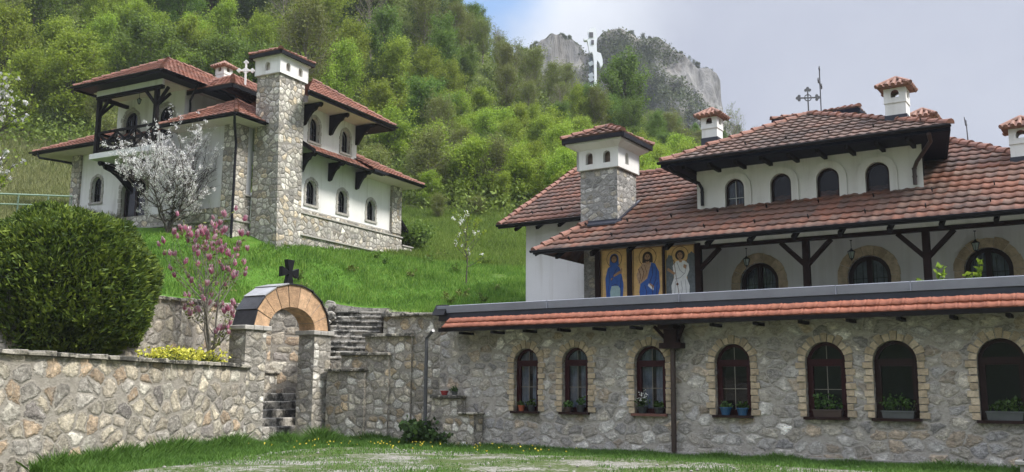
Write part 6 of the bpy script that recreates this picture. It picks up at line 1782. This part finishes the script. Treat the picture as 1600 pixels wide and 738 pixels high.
# dandelions
mb = []
for _ in range(95):
    s_ = rg.random(); 
    if s_ < .6: t = rg.random(); p_ = bw(t * 8 - 3, -rg.uniform(.4, 2.6))
    else: p_ = Vector((rg.uniform(-7, -2), rg.uniform(24.2, 27), 0))
    mb.append((p_.x, p_.y, rg.uniform(.08, .2)))
C_ = np.repeat(np.array(mb), 5, 0) + rn.normal(size=(475, 3)) * .008
dn = fast_quads('dandelions', leaf_quads(C_, .032, rn, asp=1), plain('dandelion_yellow', (.6, .5, .04), .7)); tag(dn, 'tiny yellow dandelion heads scattered in the yard grass', kind='stuff')
# loose stones in the yard
mb = MB()
for _ in range(420):
    x_, y_ = rg.uniform(-8, 14), rg.uniform(15, 27); r_ = rg.uniform(.012, .045)
    if (x_ - bw(0, 0).x) * fnv.x + (y_ - bw(0, 0).y) * fnv.y < .3: continue
    mb.lathe((x_, y_, 0), [(r_ * .7, -.01), (r_, r_ * .3), (r_ * .5, r_ * .8)], 5)
gs = mb.build('gravel_stones', plain('pale_gravel', (.26, .245, .215), .9, .4, 3)); tag(gs, 'loose pale stones lying in the gravel yard', kind='stuff')

def leafy_plant(name, loc, seed, r, h, nleaf, lsize, mat, label, cat='plant', group=None, stems=10, up=.5):
    e = empty(name, loc, 0, label, cat, group); rg_ = random.Random(seed); rn_ = np.random.default_rng(seed); mb = MB(); tip = []
    for k in range(stems):
        a = rg_.uniform(0, 6.28); l = rg_.uniform(.3, 1) * r; hh_ = h * rg_.uniform(.5, 1)
        pts = [Vector((0, 0, 0)), Vector((math.cos(a) * l * .4, math.sin(a) * l * .4, hh_ * .6)), Vector((math.cos(a) * l, math.sin(a) * l, hh_))]
        mb.tube(pts, [.008, .006, .003], 4, caps=False); tip += [pts[1], pts[1].lerp(pts[2], .5), pts[2]]
    mb.build('stems', M['leaf_mid'], e)
    C_ = np.array([list(t) for t in tip])[rn_.integers(0, len(tip), nleaf)] + rn_.normal(size=(nleaf, 3)) * r * .16
    fast_quads('leaves', leaf_quads(C_, lsize, rn_, asp=1.5, up=up), mat, e)
    return e
M['leaf_pot'] = leafmat('pot_plant_leaves', (.025, .05, .012), (.05, .1, .022), (.11, .18, .045), .3, 3)
q = ground_hit  # noqa
# weeds standing in the lawn
for i in range(34):
    px_q = rg.uniform(240, 790); Yq = rg.uniform(32.5, 44); xq = (px_q - 800) / FPX * Yq
    if Yq < float(y0(xq)) + .5 or (px_q < 620 and Yq > 34.5 + max(-2, (px_q - 432) * .04)): continue
    leafy_plant('lawn_weed', (xq, Yq, gz(xq, Yq)), 200 + i, .22, rg.uniform(.25, .5), 90, .06, M['leaf_mid'] if i % 3 else M['leaf_olive'], 'small leafy weed standing in the sloping lawn', 'weed', 'small weeds standing in the sloping lawn', stems=5)
leafy_plant('weed_clump', (-2.5, 26.9, 0), 3, .5, .62, 900, .11, M['leaf_pot'], 'broad leaved weed clump growing against the wall beside the grey downpipe', stems=26)
leafy_plant('weed_clump', (-1.9, 26.75, 0), 4, .5, .45, 600, .1, M['leaf_pot'], 'smaller weed clump at the foot of the grey downpipe', stems=18)
leafy_plant('meadow_bush', (at(640, 388, 45).x, 45, gz(at(640, 388, 45).x, 45)), 8, 1.1, 1.3, 2600, .1, M['leaf_mid'], 'dark green shrub at the far right corner of the left house', 'shrub', stems=40)

# ---------------------------------------------------------------- pots on the window sills
def pot(u, v, z, r, h, mat, label, shape='round', plant_=1, seed=0, w=.5, foliage=True, hgt=.22, white=False):
    e = empty('flower_pot' if shape == 'round' else 'window_box', bw(u, v, z), BA, label, 'flower pot' if shape == 'round' else 'window box', None)
    mb = MB()
    if shape == 'round': mb.lathe((0, 0, 0), [(r * .7, 0), (r * .98, h * .85), (r * 1.1, h * .85), (r * 1.1, h), (r * .9, h), (r * .85, h * .8)], 14)
    else:
        taper(mb, (-w / 2 * .94, w / 2 * .94, -.07, .07), (-w / 2, w / 2, -.09, .09), 0, h * .85); mb.box(-w / 2 - .015, w / 2 + .015, -.1, .1, h * .85 + .001, h)
    mb.build('pot', mat, e)
    if foliage:
        rg_ = random.Random(seed); rn_ = np.random.default_rng(seed); tip = []; mb = MB()
        for k in range(12 if shape == 'round' else 22):
            a = rg_.uniform(0, 6.28); x0 = 0 if shape == 'round' else rg_.uniform(-w / 2, w / 2) * .85; l = rg_.uniform(.03, .12); hh_ = hgt * rg_.uniform(.4, 1)
            p0_ = Vector((x0, 0, h * .8)); p1_ = p0_ + Vector((math.cos(a) * l, math.sin(a) * l * .5 - .01, hh_)); mb.tube([p0_, p1_], [.005, .003], 4, caps=False); tip += [p0_.lerp(p1_, .5), p0_.lerp(p1_, .8), p1_]
        mb.build('stems', M['leaf_pot'], e)
        nl = 110 if shape == 'round' else 190
        C_ = np.array([list(t) for t in tip])[rn_.integers(0, len(tip), nl)] + rn_.normal(size=(nl, 3)) * [.035, .025, .03]
        fast_quads('leaves', leaf_quads(C_, .05, rn_, up=.5), M['leaf_pot'], e)
        if white:
            C_ = np.array([list(t) for t in tip])[rn_.integers(0, len(tip), 50)] + rn_.normal(size=(50, 3)) * [.05, .02, .05] + [0, 0, .12]
            fast_quads('white_flowers', leaf_quads(C_, .035, rn_), M['white'], e)
    return e
PT = dict(terra=plain('terracotta_pot', (.3, .07, .03), .7), black=plain('black_pot', (.02, .022, .026), .5), blue=plain('blue_pot', (.015, .07, .16), .4), brown=plain('brown_box', (.05, .03, .026), .5), grey=plain('grey_box', (.07, .075, .075), .6), clay=plain('pale_clay_pot', (.25, .2, .16), .8))
zs_ = ZS + .006
pot(2.72, .0, zs_, .09, .15, PT['terra'], 'red clay pot with a small cactus on the sill of the leftmost stone wall window', seed=1, hgt=.1)
pot(3.02, .0, zs_, .1, .16, PT['black'], 'black pot beside the red clay pot on the leftmost window sill', seed=2, hgt=.12)
pot(4.14, .0, zs_, .12, .12, PT['brown'], 'low brown pot with trailing plant on the sill of the second window from the left', seed=3, hgt=.16)
pot(4.5, .0, zs_, .11, .18, PT['black'], 'taller black pot with bushy plant on the sill of the second window from left', seed=4, hgt=.2)
pot(6.22, .0, zs_, .13, .16, PT['black'], 'black pot with white orchid like flowers on the sill just left of the brown downpipe', seed=5, hgt=.26, white=True)
pot(6.66, .0, zs_, .13, .15, PT['black'], 'black pot with a low green plant on the sill just left of the brown downpipe', seed=6, hgt=.14)
pot(8.34, .0, zs_, .13, .18, PT['blue'], 'blue pot with a sparse dry plant, left one of the two blue pots', seed=7, hgt=.14)
pot(8.74, .0, zs_, .13, .17, PT['blue'], 'blue pot with a low green plant, right one of the two blue pots', seed=8, hgt=.15)
pot(10.68, .0, zs_, .1, .16, PT['brown'], 'brown window box with bushy green plant below the window right of the blue pots', 'box', seed=9, w=.62, hgt=.36)
pot(12.14, .0, zs_, .1, .16, PT['grey'], 'grey window box with a tall green plant, second window from the right edge', 'box', seed=10, w=.64, hgt=.42)
pot(14.16, .0, zs_, .1, .18, PT['grey'], 'dark window box with dense green plants on the rightmost window sill', 'box', seed=11, w=.66, hgt=.3)
pot(.38, -.27, 1.39, .11, .12, plain('red_pot', (.3, .03, .03), .5), 'small red pot on the upper stone ledge by the grey downpipe', seed=12, foliage=False)
pot(.72, -.27, 1.395, .09, .1, PT['grey'], 'small grey pot with a cactus beside the red pot on the stone ledge', seed=13, hgt=.1)
# planter trough at the right edge and leaves rising above the terrace parapet
PL = empty('stone_planter', bw(15.05, -.75, 0), BA, 'pale concrete planter trough with small plants at the bottom right corner', 'planter')
mb = MB(); mb.box(-.6, 1.2, -.25, .25, -.05, .2); mb.box(-.68, 1.28, -.3, .3, .203, .28); mb.build('trough', M['house_cap'], PL, bevel=.01)
mb = MB(); mb.box(-.55, 1.15, -.2, .2, .283, .3); mb.build('soil', M['interior'], PL)
C_ = rand_pts_ellipsoid(500, (.3, 0, .36), (.8, .2, .12), rn); fast_quads('leaves', leaf_quads(C_, .07, rn, up=.6), M['leaf_pot'], PL)
for i, (u, r_, h_, nl, lb) in enumerate(((12.6, .16, .55, 45, 'small leafy plant peeping over the terrace parapet beside a porch post'), (13.05, .12, .82, 40, 'tiny sprig above the terrace parapet right of a porch post'), (13.7, .18, .9, 80, 'tall light green plant on the terrace in front of the rightmost arched window'))):
    e = leafy_plant('terrace_plant', bw(u, .6 if i < 2 else .9, 3.42), 50 + i, r_, h_, nl, .09, M['leaf_lime'], lb, stems=6)
    mb = MB(); mb.lathe((0, 0, 0), [(.12, 0), (.16, .22)], 12); mb.build('pot', PT['clay'], e)

# ---------------------------------------------------------------- railing on the slope at the left
p0_, p1_ = at(-30, 335, 30.0), at(110, 332, 33.0)
RL = empty('metal_railing', (0, 0, 0), 0, 'grey tubular metal railing on the slope at the left edge', 'railing')
zt0, zt1 = at(-30, 302, 30).z, at(112, 307, 33).z; zm0, zm1 = at(-30, 318, 30).z, at(112, 322, 33).z
A_ = Vector((p0_.x, 30, zt0)); B__ = Vector((p1_.x, 33, zt1))
ga = M['galv'] = plain('galvanised_tube', (.14, .2, .15), .45, .15, 5, 0., metal=.3)
mb = MB(); mb.tube([A_, B__, B__ - Vector((0, 0, 1.0))], .03, 8); mb.build('top_rail', ga, RL)
mb = MB(); mb.tube([Vector((A_.x, A_.y, zm0)), Vector((B__.x, B__.y, zm1))], .024, 8); mb.build('mid_rail', ga, RL)
for t in (.03, .38, .72):
    e_ = A_.lerp(B__, t); mb = MB(); mb.tube([e_, e_ - Vector((0, 0, 1.4))], .028, 8); mb.build('post', ga, RL)
for k, e in KIND.items():
    if k not in USED:
        for c_ in list(e.children): bpy.data.objects.remove(c_)
        bpy.data.objects.remove(e)

# ================================================================ HAZE (even, thin air over the valley)
mb = MB(); mb.box(-400, 400, -180, 430, -1.6, 190)
hm = bpy.data.materials.new('haze_air'); hm.use_nodes = True
for n_ in list(hm.node_tree.nodes): hm.node_tree.nodes.remove(n_)
hb = NB(hm.node_tree); ho = hb.n('ShaderNodeOutputMaterial')
hv = hb.n('ShaderNodeVolumePrincipled', i_Color=(.86, .9, .97), i_Density=.00034, i_Anisotropy=.2)
hb.l.new(hv.outputs[0], ho.inputs['Volume'])
hz_ = mb.build('haze', hm); tag(hz_, 'thin even haze filling the valley', kind='stuff')
